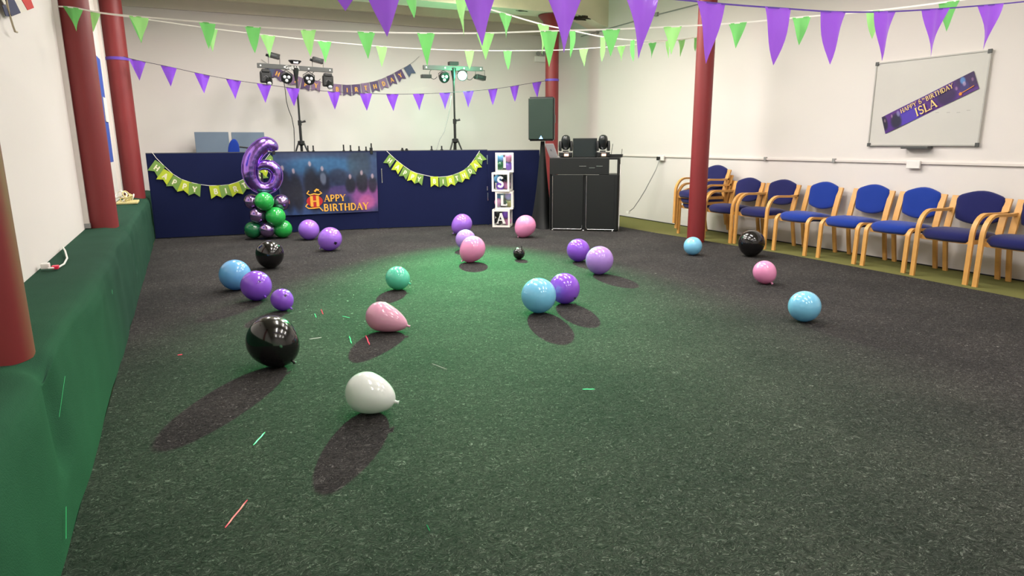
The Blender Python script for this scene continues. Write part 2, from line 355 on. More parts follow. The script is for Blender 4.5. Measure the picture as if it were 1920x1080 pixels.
# green cloth-covered ledge along the left wall
def bench_pt(u, v):
    y = lerp(YF, YB - .02, v); prof = [(XL, .62), (-.70, .622), (-.58, .62), (-.535, .61), (-.508, .585), (-.498, .53), (-.495, .42), (-.49, .28), (-.487, .14), (-.485, .0)]
    k = u * (len(prof) - 1); i = min(int(k), len(prof) - 2); f = k - i
    x = lerp(prof[i][0], prof[i + 1][0], f); z = lerp(prof[i][1], prof[i + 1][1], f)
    fr = max(0, min(1, (k - 3) / 2)); nz = noise.noise(Vector((y * 1.1, z * 1.5, 3.0))); nf = noise.noise(Vector((y * 3.1, z * .8, 9.0)))
    x += fr * (nz * .045 + nf * .020) * (0.35 + z)
    for cy in (2.85, 7.05, 10.9):                 # cloth is tucked and dips beside each column
        g = math.exp(-((y - cy + .12) / .10) ** 2); z -= g * .07 * (1 - min(1, abs(k - 3.6) / 2.5)); x -= g * .03 * fr * (z > .2)
    if 0 < k < 4: z += noise.noise(Vector((y * 2, x * 5, 1))) * .008
    return Vector((x, y, max(0, z)))
bn = MB().grid(bench_pt, 27, 300).build('ledge_bench', M['bench'], smooth=True)
tag(bn, 'long ledge draped in green felt cloth running along the left wall', 'bench')

# red cylindrical columns
def column(x, y, z0, r, label):
    t = thing('column', label, 'column', (x, y, z0), group='maroon painted columns')
    h = 3.545 - z0
    MB().lathe([(r, 0), (r, h - .22)], 40).build('shaft', M['maroon'], t, smooth='auto')
    MB().lathe([(r, h - .22), (r + .015, h - .2), (r + .05, h - .1), (r + .13, h - .02), (r + .13, h)], 40).build('capital', M['maroon'], t, smooth='auto')
    return t
column(-.70, 2.85, .60, .14, 'maroon column nearest the camera, cut off by the left edge of the photo')
column(-.722, 7.07, .60, .127, 'maroon column on the green ledge behind the first green pennants, second from front')
column(-.675, 10.93, .60, .135, 'maroon column on the green ledge next to the blue screen, in the far left corner')
column(6.15, 6.93, .0, .115, 'maroon column standing on the floor in front of the stacked chairs')
column(6.15, 10.93, .0, .12, 'maroon column behind the loudspeaker and the black disc jockey booth')
# overhead beams and pipe
def beam(y, label):
    b = MB()
    pr = [(XL, 3.86), (XL, 3.55), (6.55, 3.55), (6.8, 3.50), (7.0, 3.42), (XR, 3.38), (XR, 3.86)]
    b.prism([(x, y - .24, z) for x, z in pr], (0, .48, 0))
    o = struct(b.build('trim_4', M['beam'])); return o
bb = beam(10.93, ''); beam(6.93, ''); beam(2.9, '')
for (x0, x1, yy, ww) in ((5.35, 5.62, 10.8, .05), (6.5, 6.85, 10.85, .06), (6.55, 6.9, 10.72, .05)):
    q = MB(); n = 16
    q.prism([(lerp(x0, x1, .5) + (x1 - x0) / 2 * math.cos(a) * (.7 + .3 * math.sin(5 * a)), yy + ww * math.sin(a) * (.7 + .3 * math.cos(3 * a)), 3.548 if x0 < 6.4 else 3.49) for a in [2 * PI * k / n for k in range(n)]], (0, 0, -.004 if x0 < 6.4 else .05))
    q.build('flaked_patch', M['rust'], bb)
pp = thing('ceiling_pipe', 'white pipe slung under the ceiling behind the hanging pennants', 'pipe', (2, 10.3, 3.74))
MB().tube([(XL + .02, 10.30, 3.74), (4.1, 10.30, 3.74)], .075, 16).build('pipe_run', M['pipe'], pp, world=True, smooth='auto')
MB().tube([(4.1, 10.30, 3.74), (4.16, 10.30, 3.74)], .085, 16).build('end_cap', M['silver'], pp, world=True, smooth='auto')
for x in (0.6, 2.4, 3.8): MB().box((x - .015, 10.21, 3.66), (x + .015, 10.39, 3.86)).build('hanger', M['pipe'], pp, world=True)
# ceiling light fittings (out of frame above; their tubes light the room)
fit = None
for i, (x, y, LAMP_Z, e) in enumerate(LAMPS):
    t = thing('ceiling_light', 'white twin tube batten light hanging overhead', 'ceiling light', (x, y, LAMP_Z), group='twin tube battens overhead')
    if fit is None:
        a = MB().box((-.14, -.78, 0), (.14, .78, .07)).build('housing', M['tubecase'], t)
        fit = [a] + [MB().tube([(0, s, .07), (0, s, .20)], .008, 6).build('rod', M['silver'], t) for s in (-.6, .6)]
    else:
        for c in fit: d = c.copy(); COL.objects.link(d); d.parent = t

# ------------------------------------------------------------------ wall fittings
def up_strip(p0, p1, x, w, label):
    a = onx(*p0, x + .02); 
    t = thing('conduit', label, 'conduit', (XL + .012, a.y, 0.64))
    b = MB(); b.box((-.012, -w / 2, -.01), (.028, w / 2, 2.9)).build('channel', M['trunk'], t)
    MB().box((-.012, -w / 2 - .006, -.012), (.034, w / 2 + .006, .03)).build('end_clip', M['greypl'], t)
up_strip((164, 425), (103, 0), XL, .05, 'white vertical cable trunking on left wall beside the second maroon column')
up_strip((228, 372), (185, 0), XL, .06, 'white vertical cable trunking on left wall beside the far left column')
# blue felt noticeboard seen edge-on between the two columns
t = thing('noticeboard', 'blue felt noticeboard on left wall seen edge-on between the columns', 'noticeboard', (XL, 9.0, 1.15))
MB().box((XL, 8.4, 1.15), (XL + .075, 9.62, 2.35)).build('board', M['poster_blue'], t, world=True)
MB().box((XL + .075, 9.3, 1.62), (XL + .083, 9.6, 1.9)).build('notice', M['whitec'], t, world=True)
# plug on lead by the ledge
pl = thing('plug_lead', 'white plug on a short looping lead lying on the green ledge', 'plug', onz(86, 504, .63))
q0 = onz(84, 503, .655)
MB().box((-.022, -.026, 0), (.022, .026, .035), .008).build('plug', M['whitepl'], pl)
pts = [onz(90, 503, .65), onz(108, 502, .63), onz(120, 495, .63), onz(126, 484, .635), onz(122, 470, .65), onx(118, 464, XL + .02)]
MB().tube(pts, .006, 6).build('lead', M['whitepl'], pl, world=True, smooth=True)
MB().box((.035, -.05, 0), (.07, -.005, .02), .004).build('tag', M['laser_tag_r'], pl, label='small red tag')
# heap of fairy lights / plastic cups
hp = thing('ornament_heap', 'small heap of gold and white plastic rings on the ledge by the far left column', 'ornament', onz(240, 380, .63))
for i in range(9):
    a = random.uniform(0, 2 * PI); rr = random.uniform(0.0, .13); c = Vector((rr * math.cos(a), rr * math.sin(a) * 1.6, .035 + .035 * (i % 3)))
    ax = Vector((random.uniform(-1, 1), random.uniform(-1, 1), random.uniform(.3, 1))).normalized(); u = ax.orthogonal().normalized(); v = ax.cross(u); R0 = random.uniform(.03, .055)
    MB().tube([c + (u * math.cos(k * PI / 6) + v * math.sin(k * PI / 6)) * R0 for k in range(13)], .009, 6).build('ring', M[('yellowpl', 'whitepl', 'clear', 'yellowpl')[i % 4]] if i % 4 != 2 else M['whitepl'], hp, smooth=True)
MB().box((-.12, -.2, -.005), (.12, .2, .02), .008).build('tray', M['yellowpl'], hp)
# right wall conduit with clips and socket boxes
cz = onx(1170, 291.8, XR).z + .005
t = thing('conduit', 'long white horizontal conduit along the right wall above the chairs', 'conduit', (XR, 7, cz))
MB().box((XR - .022, YF + .1, cz - .014), (XR, YB - .05, cz + .010)).build('channel', M['trunk'], t, world=True)
for px in (1437, 1566):
    q = onx(px, 298, XR); MB().box((XR - .034, q.y - .018, cz - .022), (XR, q.y + .018, cz + .024)).build('clip', M['greypl'], t, world=True)
b1 = onx(1243, 296, XR); b2 = onx(1717, 307, XR)
t = thing('socket_box', 'white wall socket with black plug left of the maroon floor column', 'socket', (XR, b1.y, b1.z))
MB().box((XR - .05, b1.y - .075, b1.z - .045), (XR - .023, b1.y + .075, b1.z + .04), .006).build('faceplate', M['whitepl'], t, world=True)
t = thing('socket_box', 'white wall socket on the conduit under the whiteboard', 'socket', (XR, b2.y, b2.z))
MB().box((XR - .05, b2.y - .075, b2.z - .05), (XR - .023, b2.y + .075, b2.z + .035), .006).build('faceplate', M['whitepl'], t, world=True)
t = thing('power_cable', 'dark cable drooping from the wall socket to the floor beside the booth', 'cable', (XR - .06, b1.y, b1.z))
MB().box((XR - .095, b1.y + .005, b1.z - .04), (XR - .05, b1.y + .055, b1.z + .02), .008).build('plug', M['black'], t, world=True)
pts = [onx(px, py, XR - .07 - .28 * k / 7) for k, (px, py) in enumerate([(1237, 299), (1230, 318), (1221, 335), (1210, 356), (1199, 374), (1188, 390), (1178, 398)])]
MB().tube(pts, .008, 6).build('lead', M['greypl'], t, world=True, smooth=True)
e = pts[-1]; MB().box((-.02, -.03, -.02), (.02, .04, .02), .005, Matrix.Translation(e)).build('connector', M['whitepl'], t, world=True)
# high cable on right wall
t = thing('high_cable', 'thin cable with clips running high along the right wall', 'cable', (XR, 9, 3.35))
MB().tube([(XR - .012, 11.6, 3.34), (XR - .012, 9.27, 3.36), (XR - .012, 7.9, 3.345), (XR - .012, 4, 3.36), (XR - .012, YF + .2, 3.36)], .009, 6).build('lead', M['greypl'], t, world=True)
for (px, py) in ((1122, 60), (1233, 27)):
    q = onx(px, py, XR); MB().box((XR - .035, q.y - .03, q.z - .03), (XR, q.y + .03, q.z + .03)).build('clip', M['greypl'], t, world=True)
# emergency light on back wall
q = ony(1012, 108, YB)
t = thing('emergency_light', 'small white emergency light with two heads beside the far right column', 'emergency light', (q.x, YB, q.z))
MB().box((-.13, -.06, -.09), (.13, 0, .02), .01).build('case', M['whitepl'], t)
for s in (-.07, .05): MB().lathe([(0, -.02), (.03, -.02), (.045, .02), (0, .02)], 12, Matrix.Translation((s, -.05, .07)) @ Matrix.Rotation(PI / 2, 4, 'X')).build('lamp_head', M['greypl'], t, smooth='auto')

# ------------------------------------------------------------------ whiteboard and banner
wy0, wy1, wz0, wz1 = 4.03, 5.245, 1.278, 2.195
wbt = thing('whiteboard', 'whiteboard in a thin grey frame on the right wall', 'whiteboard', (XR, (wy0 + wy1) / 2, wz0))
X0 = XR - .022
MB().box((X0, wy0, wz0), (XR - .002, wy1, wz1)).build('surface', M['wb'], wbt, world=True)
for a, b in (((X0 - .008, wy0, wz0), (X0 + .001, wy1, wz0 + .014)), ((X0 - .008, wy0, wz1 - .014), (X0 + .001, wy1, wz1)), ((X0 - .008, wy0, wz0), (X0 + .001, wy0 + .014, wz1)), ((X0 - .008, wy1 - .014, wz0), (X0 + .001, wy1, wz1))):
    MB().box(a, b).build('frame_rail', M['alu'], wbt, world=True)
for y in (wy0 + .014, wy1 - .014):
    for z in (wz0 + .013, wz1 - .013): MB().box((X0 - .013, y - .02, z - .02), (X0, y + .02, z + .02), .004).build('corner_cap', M['bar'], wbt, world=True)
MB().box((X0 - .07, 4.50, wz0 - .03), (XR - .005, 4.80, wz0 - .002), .005).build('pen_tray', M['bar'], wbt, world=True)
for px, py in ((1757, 211), (1778, 211), (1797, 211), (1816, 207)):
    q = onx(px, py, X0); MB().box((X0 - .0006, q.y - .018, q.z - .003), (X0, q.y + .018, q.z + .004)).build('pen_mark', M['alu'], wbt, world=True)
C4 = [onx(*p, X0 - .006) for p in ((1660, 251), (1836, 166), (1826, 133), (1653, 220))]      # BL BR TR TL
def quad(c, u, v): return c[0].lerp(c[1], u).lerp(c[3].lerp(c[2], u), v)
def mixc(a, b, t): t = max(0, min(1, t)); return tuple(lerp(x, y, t) for x, y in zip(a, b))
def blob(u, v, cu, cv, ru, rv): d = ((u - cu) / ru) ** 2 + ((v - cv) / rv) ** 2; return max(0, min(1, 1.6 * (1 - d)))
def isla_col(u, v):
    c = mixc((62, 34, 128), (96, 34, 120), .5 + .5 * noise.noise(Vector((u * 9, v * 2, 1))))
    c = mixc(c, (74, 50, 170), blob(u, v, .3, .3, .16, .7)); c = mixc(c, (38, 18, 60), blob(u, v, .7, .4, .12, .5) * .7); c = mixc(c, (34, 20, 50), blob(u, v, .97, .8, .2, .7) * .6)
    c = mixc(c, (34, 30, 60), blob(u, v, .15, .4, .07, .5)); c = mixc(c, (30, 24, 50), blob(u, v, .02, .6, .04, .5))
    c = mixc(c, (52, 44, 110), blob(u, v, .885, .45, .05, .4)); c = mixc(c, (84, 140, 200), blob(u, v, .885, .8, .03, .22) * .9)
    c = mixc(c, (190, 160, 190), blob(u, v, .89, .6, .018, .15) * .7); c = mixc(c, (190, 150, 170), blob(u, v, .81, .55, .014, .12) * .6); c = mixc(c, (170, 130, 160), blob(u, v, .97, .62, .012, .12) * .6)
    c = mixc(c, (150, 160, 200), blob(u, v, .19, .75, .02, .2) * .6); c = mixc(c, (190, 160, 170), blob(u, v, .115, .78, .01, .12) * .6); c = mixc(c, (190, 160, 170), blob(u, v, .028, .72, .01, .12) * .6)
    return c
bt = thing('birthday_banner', 'purple banner with gold name lettering taped diagonally on the whiteboard', 'banner', C4[0])
PM = print_mat('banner_print')
MB().grid(lambda u, v: quad(C4, u, v) + Vector((-.004 * math.sin(u * 9), 0, 0)), 140, 28, isla_col).build('sheet', PM, bt, world=True)
bx = (C4[1] - C4[0]); bl = bx.length; by = (C4[3] - C4[0]); bh = by.length
def on_banner(u, v): q = quad(C4, u, v) + Vector((-.0095, 0, 0)); return frame_m(q, bx, by)
g = MB(); text(g, on_banner(.485, .10), 'ISLA', bh * .47, True, .15, .06, gap=.06, squeeze=1.0); g.build('name_lettering', M['palegold'], bt, world=True, label='gold serif lettering')
g = MB(); text(g, on_banner(.315, .67), 'HAPPY', bh * .24, True, .15, .07, gap=.08); text(g, on_banner(.445, .68), '6', bh * .26, False, .15, .08); text(g, on_banner(.482, .80), 'TH', bh * .1, False, .15, .1)
text(g, on_banner(.65, .66), 'BIRTHDAY', bh * .25, True, .15, .07, gap=.07); g.build('greeting_lettering', M['palegold'], bt, world=True)
g = MB(); L_ = on_banner(.835, .17)
g.prism([L_ @ Vector((.022 * math.cos(a) * (1 if k % 2 else .55), .022 * math.sin(a) * (1 if k % 2 else .55), 0)) for k, a in enumerate([2 * PI * k / 12 for k in range(12)])], (-.001, 0, 0))
stroke(g, L_, [(.02, .004), (.09, .010), (.14, .016)], .007, .001); g.build('emblem', M['orange'], bt, world=True, label='small orange emblem')

# ------------------------------------------------------------------ blue fabric screens across the back
SP = [Vector((-.475, 10.865, 0)), Vector((2.70, 10.43, 0)), Vector((4.45, 10.03, 0)), Vector((5.32, 9.86, 0))]
HS = 1.237
labels = ['long navy fabric screen with the printed backdrop, left of the other screens', 'navy fabric screen with the complete green letter garland, in the middle', 'navy fabric screen behind the letter boxes, nearest the booth']
for i in range(3):
    a, b = SP[i], SP[i + 1]; L = (b - a).length; ang = math.atan2(b.y - a.y, b.x - a.x)
    t = thing('fabric_screen', labels[i], 'screen', a, ang, 'navy fabric screens')
    hh = HS - (0.012 if i == 2 else 0)
    MB().box((.012, .0, .02), (L - .012, .035, hh - .01), .004).build('fabric_panel', M['navy'], t)
    MB().box((.0, .002, hh - .012), (L, .033, hh)).build('top_rail', M['bar'], t)
    for x0 in (0.0, L - .012): MB().box((x0, .002, .01), (x0 + .012, .033, hh - .012)).build('end_rail', M['navy'], t)
    for x0 in (.15, L - .25): MB().box((x0, -.02, .0), (x0 + .06, .055, .02)).build('foot', M['black'], t)
for p0, p1 in (((715, 316), (716, 343)), ((912, 291), (913, 308)), ((913, 349), (913, 357)), ((913, 361), (914, 376))):
    a = onplane(*p0, SP[1], SP[2]); b = onplane(*p1, SP[1], SP[2]); n_ = Vector((.2, -1, 0)).normalized() * .012
    o = MB().box((-.007, -.004, 0), (.007, .004, a.z - b.z), .002, Matrix.Translation(Vector((b.x, b.y, b.z)) + n_ * .9)).build('hinge_plate', M['silver'])
    sc = [k for k in bpy.data.objects if k.name.startswith('fabric_screen')][1]
    o.parent = sc; o.matrix_parent_inverse = (Matrix.Translation(sc.location) @ sc.rotation_euler.to_matrix().to_4x4()).inverted()
# little black posts showing above the screens: bulldog clips gripping the rail
k = 0
for px, h in ((578, 9), (588, 9), (645, 10), (658, 9), (674, 7), (687, 6), (697, 12), (755, 3), (763, 2), (810, 6), (829, 6)):
    a, b = (SP[0], SP[1]) if px < 708 else (SP[1], SP[2])
    q = onplane(px, 284, a, b); q.z = HS; hz = h * depth_of(q) / F; wz = .014 if h > 4 else .02
    where = {578: 'beside the left light stand', 588: 'just right of the left light stand', 645: 'left one of the pair above the backdrop middle', 658: 'right one of the pair above the backdrop middle', 674: 'short, above the backdrop right half', 687: 'shortest, above the backdrop right half', 697: 'tallest, at the backdrop right corner', 755: 'tiny grey, left of two on middle screen', 763: 'tiny grey, right of two on middle screen', 810: 'left of right light stand', 829: 'next to the right light stand'}[px]
    t = thing('peg', 'small black peg on the screens, ' + where, 'peg', q)
    b_ = MB(); b_.box((-wz, -.012, -.03 if px == 697 else 0), (wz, .045, .012), .003); b_.build('jaw', M['black'], t)
    MB().box((-wz * .7, .006, .012), (wz * .7, .024, hz + .012), .003).build('handle', M['black'], t)

# printed backdrop
A0, A1 = SP[0], SP[1]; off = Vector((-.14, -1, 0)).normalized() * .02
def onscreen(px, py, d=.02): q = onplane(px, py, A0, A1); return q + Vector((-.14, -1, 0)).normalized() * d
PC = [onscreen(532, 404), onscreen(709, 396), onscreen(705.5, 285), onscreen(510, 286.5)]
def poster_col(u, v):
    c = mixc((34, 44, 76), (58, 84, 122), max(0, v - .35) * 1.5 + .25 * noise.noise(Vector((u * 4, v * 6, 1))))
    c = mixc(c, (40, 100, 142), blob(u, v, .45, .78, .4, .2) * .6); c = mixc(c, (38, 44, 66), max(0, (v - .88)) * 6)
    c = mixc(c, (46, 52, 96), max(0, .5 - v) * 1.6); c = mixc(c, (150, 78, 146), blob(u, v, .88, .28, .2, .3) * .85); c = mixc(c, (196, 96, 150), blob(u, v, .88, .17, .1, .14) * .6)
    c = mixc(c, (110, 74, 140), blob(u, v, .62, .36, .2, .12) * .5); c = mixc(c, (58, 88, 140), blob(u, v, .25, .06, .35, .12) * .7); c = mixc(c, (30, 38, 62), blob(u, v, .6, .6, .12, .16) * .8)
    c = mixc(c, (44, 56, 60), blob(u, v, .82, .80, .14, .3) * .5)
    for (cu, top, wd, dk) in ((.07, .82, .075, 1), (.17, .77, .075, 1), (.335, .88, .10, 1), (.45, .80, .075, .8), (.72, .66, .065, 1), (.84, .72, .08, 1), (.95, .66, .055, .9)):
        bot = .02 if cu < .4 else .34
        c = mixc(c, (22, 24, 38), blob(u, v, cu, (top + bot) / 2 - .04, wd, (top - bot) / 2) * dk * .9); 
        c = mixc(c, (188, 160, 166), blob(u, v, cu, top - .06, .016, .05) * .75)
    c = mixc(c, (120, 130, 150), blob(u, v, .45, .58, .035, .12) * .7)
    n = noise.noise(Vector((u * 30, v * 20, 5))) * 10; return tuple(max(0, min(255, x + n)) for x in c)
pt = thing('backdrop', 'blue and purple printed happy birthday backdrop clipped to the left screen', 'backdrop', PC[0])
MB().grid(lambda u, v: quad(PC, u, v) + off.normalized() * (.006 * math.sin(u * 12) + .004 * math.sin(v * 9 + u * 4)), 130, 80, poster_col).build('sheet', print_mat('backdrop_print'), pt, world=True, smooth=True)
px_ = (PC[1] - PC[0]); 
def on_poster(px, py, d=.034):
    q = onscreen(px, py, d); return frame_m(q, px_ * 1.0 + Vector((0, 0, 0)), Vector((0, 0, 1)))
zp = depth_of(PC[0]) / F
g = MB(); text(g, on_poster(628, 377), 'APPY', 12.5 * zp, True, .2, .08, th=.002, gap=.1); text(g, on_poster(649.5, 394), 'BIRTHDAY', 13.5 * zp, True, .2, .08, th=.002, gap=.1); g.build('greeting_lettering', M['gold'], pt, world=True, label='gold serif lettering')
g = MB(); L_ = on_poster(590, 377, .034); sh = []
for a in [2 * PI * k / 28 for k in range(28)]:
    rr = 13.5 * zp * (1 + .05 * math.cos(2 * a) - .12 * max(0, math.sin(a)) ** 8 + .05 * math.cos(4 * a)); sh.append(L_ @ Vector((rr * math.cos(a), rr * .95 * math.sin(a) + .2 * zp, 0)))
g.prism(sh, off.normalized() * .002); g.build('apple_shape', M['red_print'], pt, world=True, label='red apple-shaped initial background')
g = MB(); text(g, L_ @ Matrix.Translation((0, -10 * zp, .003)), 'H', 20 * zp, True, .26, .12, th=.002); stroke(g, L_, [(x * zp, y * zp) for x, y in ((-9, 20), (-13, 15), (-8, 12), (0, 14), (8, 12), (14, 15), (10, 18))], 2.2 * zp, .004)
stroke(g, L_, [(x * zp, y * zp) for x, y in ((-13, -4), (-17, -9), (-12, -13), (-2, -13), (8, -12), (14, -19))], 2.2 * zp, .004)
stroke(g, L_, [(x * zp, y * zp) for x, y in ((1, 18), (5, 22), (9, 20))], 3.5 * zp, .004); g.build('gold_initial', M['gold'], pt, world=True, label='ornate gold letter H with curls')
for px, py in ((513, 284), (696, 283)):
    q = onscreen(px, py, .012); MB().box((-.02, -.015, -.045), (.02, .03, .05), .004, Matrix.Translation(q)).build('clip', M['black'], pt, world=True)

# ------------------------------------------------------------------ letter garlands
def garland(nm, label, pts_flags, string, plane, d, fw, fh, cols, inkm, serif, hscale, cordm, first=None):
    """pts_flags: (px,py of the flag's top centre, letter, tilt in degrees)"""
    a, b = plane; nrm = Vector((b[1] - a[1], -(b[0] - a[0]), 0)).normalized()
    if nrm.y > 0: nrm = -nrm
    sp = [onplane(x, y, a, b) + nrm * d for x, y in string]
    t = thing('letter_garland', label, 'garland', sp[0])
    # smooth the string
    MB().tube([p for p in sp], .0035, 6).build('cord', cordm, t, world=True)
    for i, (x, y, ch, tilt, ci) in enumerate(pts_flags):
        top = onplane(x, y, a, b) + nrm * (d + .006 + .002 * (i % 2)); Mx = frame_m(top, nrm.cross(Vector((0, 0, 1))) * -1, Vector((0, 0, 1)))
        Mx = Mx @ Matrix.Rotation(math.radians(tilt), 4, 'Z')
        # slight swing of each card
        Mx = Mx @ Matrix.Rotation(random.uniform(-.1, .1), 4, 'Y')
        g = MB(); g.prism([Mx @ Vector(p) for p in ((-fw / 2, 0, 0), (-fw / 2, -fh, 0), (0, -fh * .76, 0), (fw / 2, -fh, 0), (fw / 2, 0, 0))], Mx.to_3x3() @ Vector((0, 0, .0015)))
        f = g.build('flag', cols[ci], t, world=True)
        if ch:
            g = MB(); text(g, Mx @ Matrix.Translation((0, -fh * .66, .0022)), ch, fh * hscale, serif, .24 if not serif else .26, .20 if not serif else .12, th=.0015)
            g.build('letter', inkm, f, world=True)
    return t
gc = [M['leafg'], M['lime']]
fl1 = [(301, 306, 'H', -38, 0), (316, 321, 'A', -34, 1), (332, 332, 'P', -28, 0), (349, 339, 'P', -18, 1), (366, 344, 'Y', -9, 0), (403, 348, 'B', 4, 1), (421, 347, 'I', 8, 0), (438, 344, 'R', 14, 1), (453, 338, 'T', 24, 0), (468, 330, 'H', 30, 1), (480, 320, 'D', 34, 0), (490, 308, 'A', 38, 1), (500, 297, 'Y', 42, 0)]
st1 = [(285, 285), (293, 296), (310, 313), (324, 326), (340, 336), (358, 342), (376, 346), (392, 348), (412, 348), (430, 346), (446, 341), (461, 334), (474, 325), (485, 314), (495, 302), (506, 288)]
garland('g', 'green letter garland partly hidden behind the purple number six balloon', fl1, st1, (SP[0], SP[1]), .012, .155, .185, gc, M['cream_ink'], False, .42, M['white_cord'])
fl2 = [(736, 294, 'H', -38, 0), (750, 306, 'A', -34, 1), (763, 316, 'P', -28, 0), (776, 323, 'P', -20, 1), (783 + 4, 327, 'Y', -12, 0), (814, 331, 'B', 0, 1), (830, 331.5, 'I', 2, 0), (843, 330, 'R', 8, 1), (854, 326, 'T', 16, 0), (866, 321, 'H', 22, 1), (877, 313, 'D', 28, 0), (886, 303, 'A', 38, 1), (894, 291, 'Y', 46, 0)]
st2 = [(725, 283), (731, 289), (743, 300), (757, 311), (770, 320), (782, 325), (795, 328), (808, 331), (822, 332), (837, 331), (849, 328), (860, 324), (872, 318), (882, 308), (890, 297), (899, 283)]
garland('g', 'green letter garland hanging complete on the middle navy screen', fl2, st2, (SP[1], SP[2]), .012, .125, .165, gc, M['cream_ink'], False, .42, M['white_cord'])
fl3 = [(509, 124, '', -28, 2), (524, 130, 'H', -26, 0), (541, 137, 'A', -24, 0), (558, 143, 'P', -20, 1), (575, 149, 'P', -14, 0), (593, 151, 'Y', -8, 1), (632, 158, 'B', -3, 1), (650, 159.5, 'I', 0, 0), (667, 158.5, 'R', 3, 0), (684, 156, 'T', 6, 1), (700.5, 153, 'H', 12, 0), (716, 148, 'D', 17, 1), (731, 141, 'A', 20, 0), (746, 133, 'Y', 27, 0), (763, 124, '', 32, 2)]
st3 = [(490, 112), (509, 124), (524, 130), (541, 137), (558, 143), (575, 149), (593, 152), (612, 156), (632, 158), (650, 159.5), (667, 158.5), (684, 156), (700.5, 153), (716, 148), (731, 141), (746, 133), (763, 124), (775, 116), (786, 106)]
garland('g', 'purple and gold happy birthday letter garland high on the back wall', fl3, st3, (Vector((0, YB - .014, 0)), Vector((5, YB - .014, 0))), .005, .148, .19, [M['purple_card'], mat('plum_card', (136, 108, 142), .6, vary=.3, vscale=30), M['slate_card']], M['gold'], True, .40, M['greypl'])

# ------------------------------------------------------------------ pennant bunting
def pennant_line(label, a, b, flags, string, mats, cordm, cordr, flat, length, width, zoff=0):
    a = Vector((a[0], a[1], 0)); b = Vector((b[0], b[1], 0)); dr = (b - a).normalized(); nr = Vector((dr.y, -dr.x, 0))
    sp = [onplane(x, y, a, b) for x, y in string]
    t = thing('pennant_bunting', label, 'bunting', sp[0])
    # catmull-ish resample
    P = [];
    for i in range(len(sp) - 1):
        p0, p1, p2, p3 = sp[max(i - 1, 0)], sp[i], sp[i + 1], sp[min(i + 2, len(sp) - 1)]
        for k in range(4):
            s = k / 4; P.append(0.5 * ((2 * p1) + (p2 - p0) * s + (2 * p0 - 5 * p1 + 4 * p2 - p3) * s * s + (3 * p1 - p0 - 3 * p2 + p3) * s ** 3))
    P.append(sp[-1])
    if flat:
        g = MB(); vs = [(g.bm.verts.new(p + Vector((0, 0, cordr))), g.bm.verts.new(p - Vector((0, 0, cordr)))) for p in P]
        for i in range(len(P) - 1): g.bm.faces.new((vs[i][0], vs[i + 1][0], vs[i + 1][1], vs[i][1]))
        g.build('cord', cordm, t, world=True)
    else: MB().tube(P, cordr, 6).build('cord', cordm, t, world=True)
    def s_at(s):                                  # height of the string above ground point a + dr*s
        best = None
        for p, q in zip(P, P[1:]):
            s0, s1 = (p - a).dot(dr), (q - a).dot(dr)
            if min(s0, s1) <= s <= max(s0, s1) and abs(s1 - s0) > 1e-9: return lerp(p.z, q.z, (s - s0) / (s1 - s0))
        return P[0].z if abs((P[0] - a).dot(dr) - s) < abs((P[-1] - a).dot(dr) - s) else P[-1].z
    for i, fl in enumerate(flags):
        x, y = fl[0], fl[1]; W = fl[2] if len(fl) > 2 else width; Ln = fl[3] if len(fl) > 3 else length; yaw = fl[4] if len(fl) > 4 else random.uniform(-.15, .15)
        c = onplane(x, y, a, b); s0 = (c - a).dot(dr); zc = s_at(s0); sl = (s_at(s0 + W / 2) - s_at(s0 - W / 2)) / W
        bend = random.uniform(-1, 1) * .05; tw = random.uniform(-.12, .12); ca, sa = math.cos(yaw), math.sin(yaw)
        g = MB(); n = 7; rows = []
        for j in range(n + 1):
            v = j / n; row = []; m = max(1, round((1 - v) * 4)) if j < n else 0
            for k_ in range(5 if j < n else 1):
                u = (k_ / 4 - .5) * (1 - v) if j < n else 0
                lx = u * W; out = (bend * math.sin(v * PI) * .12 + tw * u * v * W * .8 + .012 * math.sin(u * 9 + i)) 
                h = dr * (lx * ca) + nr * (lx * sa) + nr * out
                row.append(g.bm.verts.new(Vector((a.x, a.y, 0)) + dr * s0 + h + Vector((0, 0, zc + sl * lx * ca - v * Ln))))
            rows.append(row)
        for r0, r1 in zip(rows, rows[1:]):
            if len(r1) == 1:
                for k_ in range(4): g.bm.faces.new((r0[k_], r0[k_ + 1], r1[0]))
            else:
                for k_ in range(4): g.bm.faces.new((r0[k_], r0[k_ + 1], r1[k_ + 1], r1[k_]))
        g.build('pennant', mats[i % len(mats)], t, world=True, smooth=True)
    return t
t = pennant_line('purple pennants on thin dark string across the back, between the far columns', (-.6, 10.7), (6.15, 10.7),
    [(257, 113), (316, 124), (379, 140), (438, 150), (495, 158), (549, 165), (626, 172), (686, 175), (736, 177), (785, 176), (834, 175), (878, 171), (924, 168), (965, 161), (1007, 155)],
    [(232, 106), (257, 113), (316, 125), (379, 139), (438, 150), (495, 158), (549, 165), (626, 172), (686, 175), (736, 176.5), (785, 176), (834, 174), (878, 171), (924, 167), (965, 161), (1007, 154), (1028, 151)],
    [M['purple_pen']], M['darkcord'], .004, False, .265, .2)
for (cx, cy, z, r) in ((-.675, 10.93, 2.50, .138), (6.15, 10.93, 2.44, .123)):
    MB().lathe([(r, -.02), (r + .003, -.02), (r + .003, .02), (r, .02)], 40, Matrix.Translation((cx, cy, z))).build('tape_band', M['purple_cord'], t, world=True, smooth='auto')
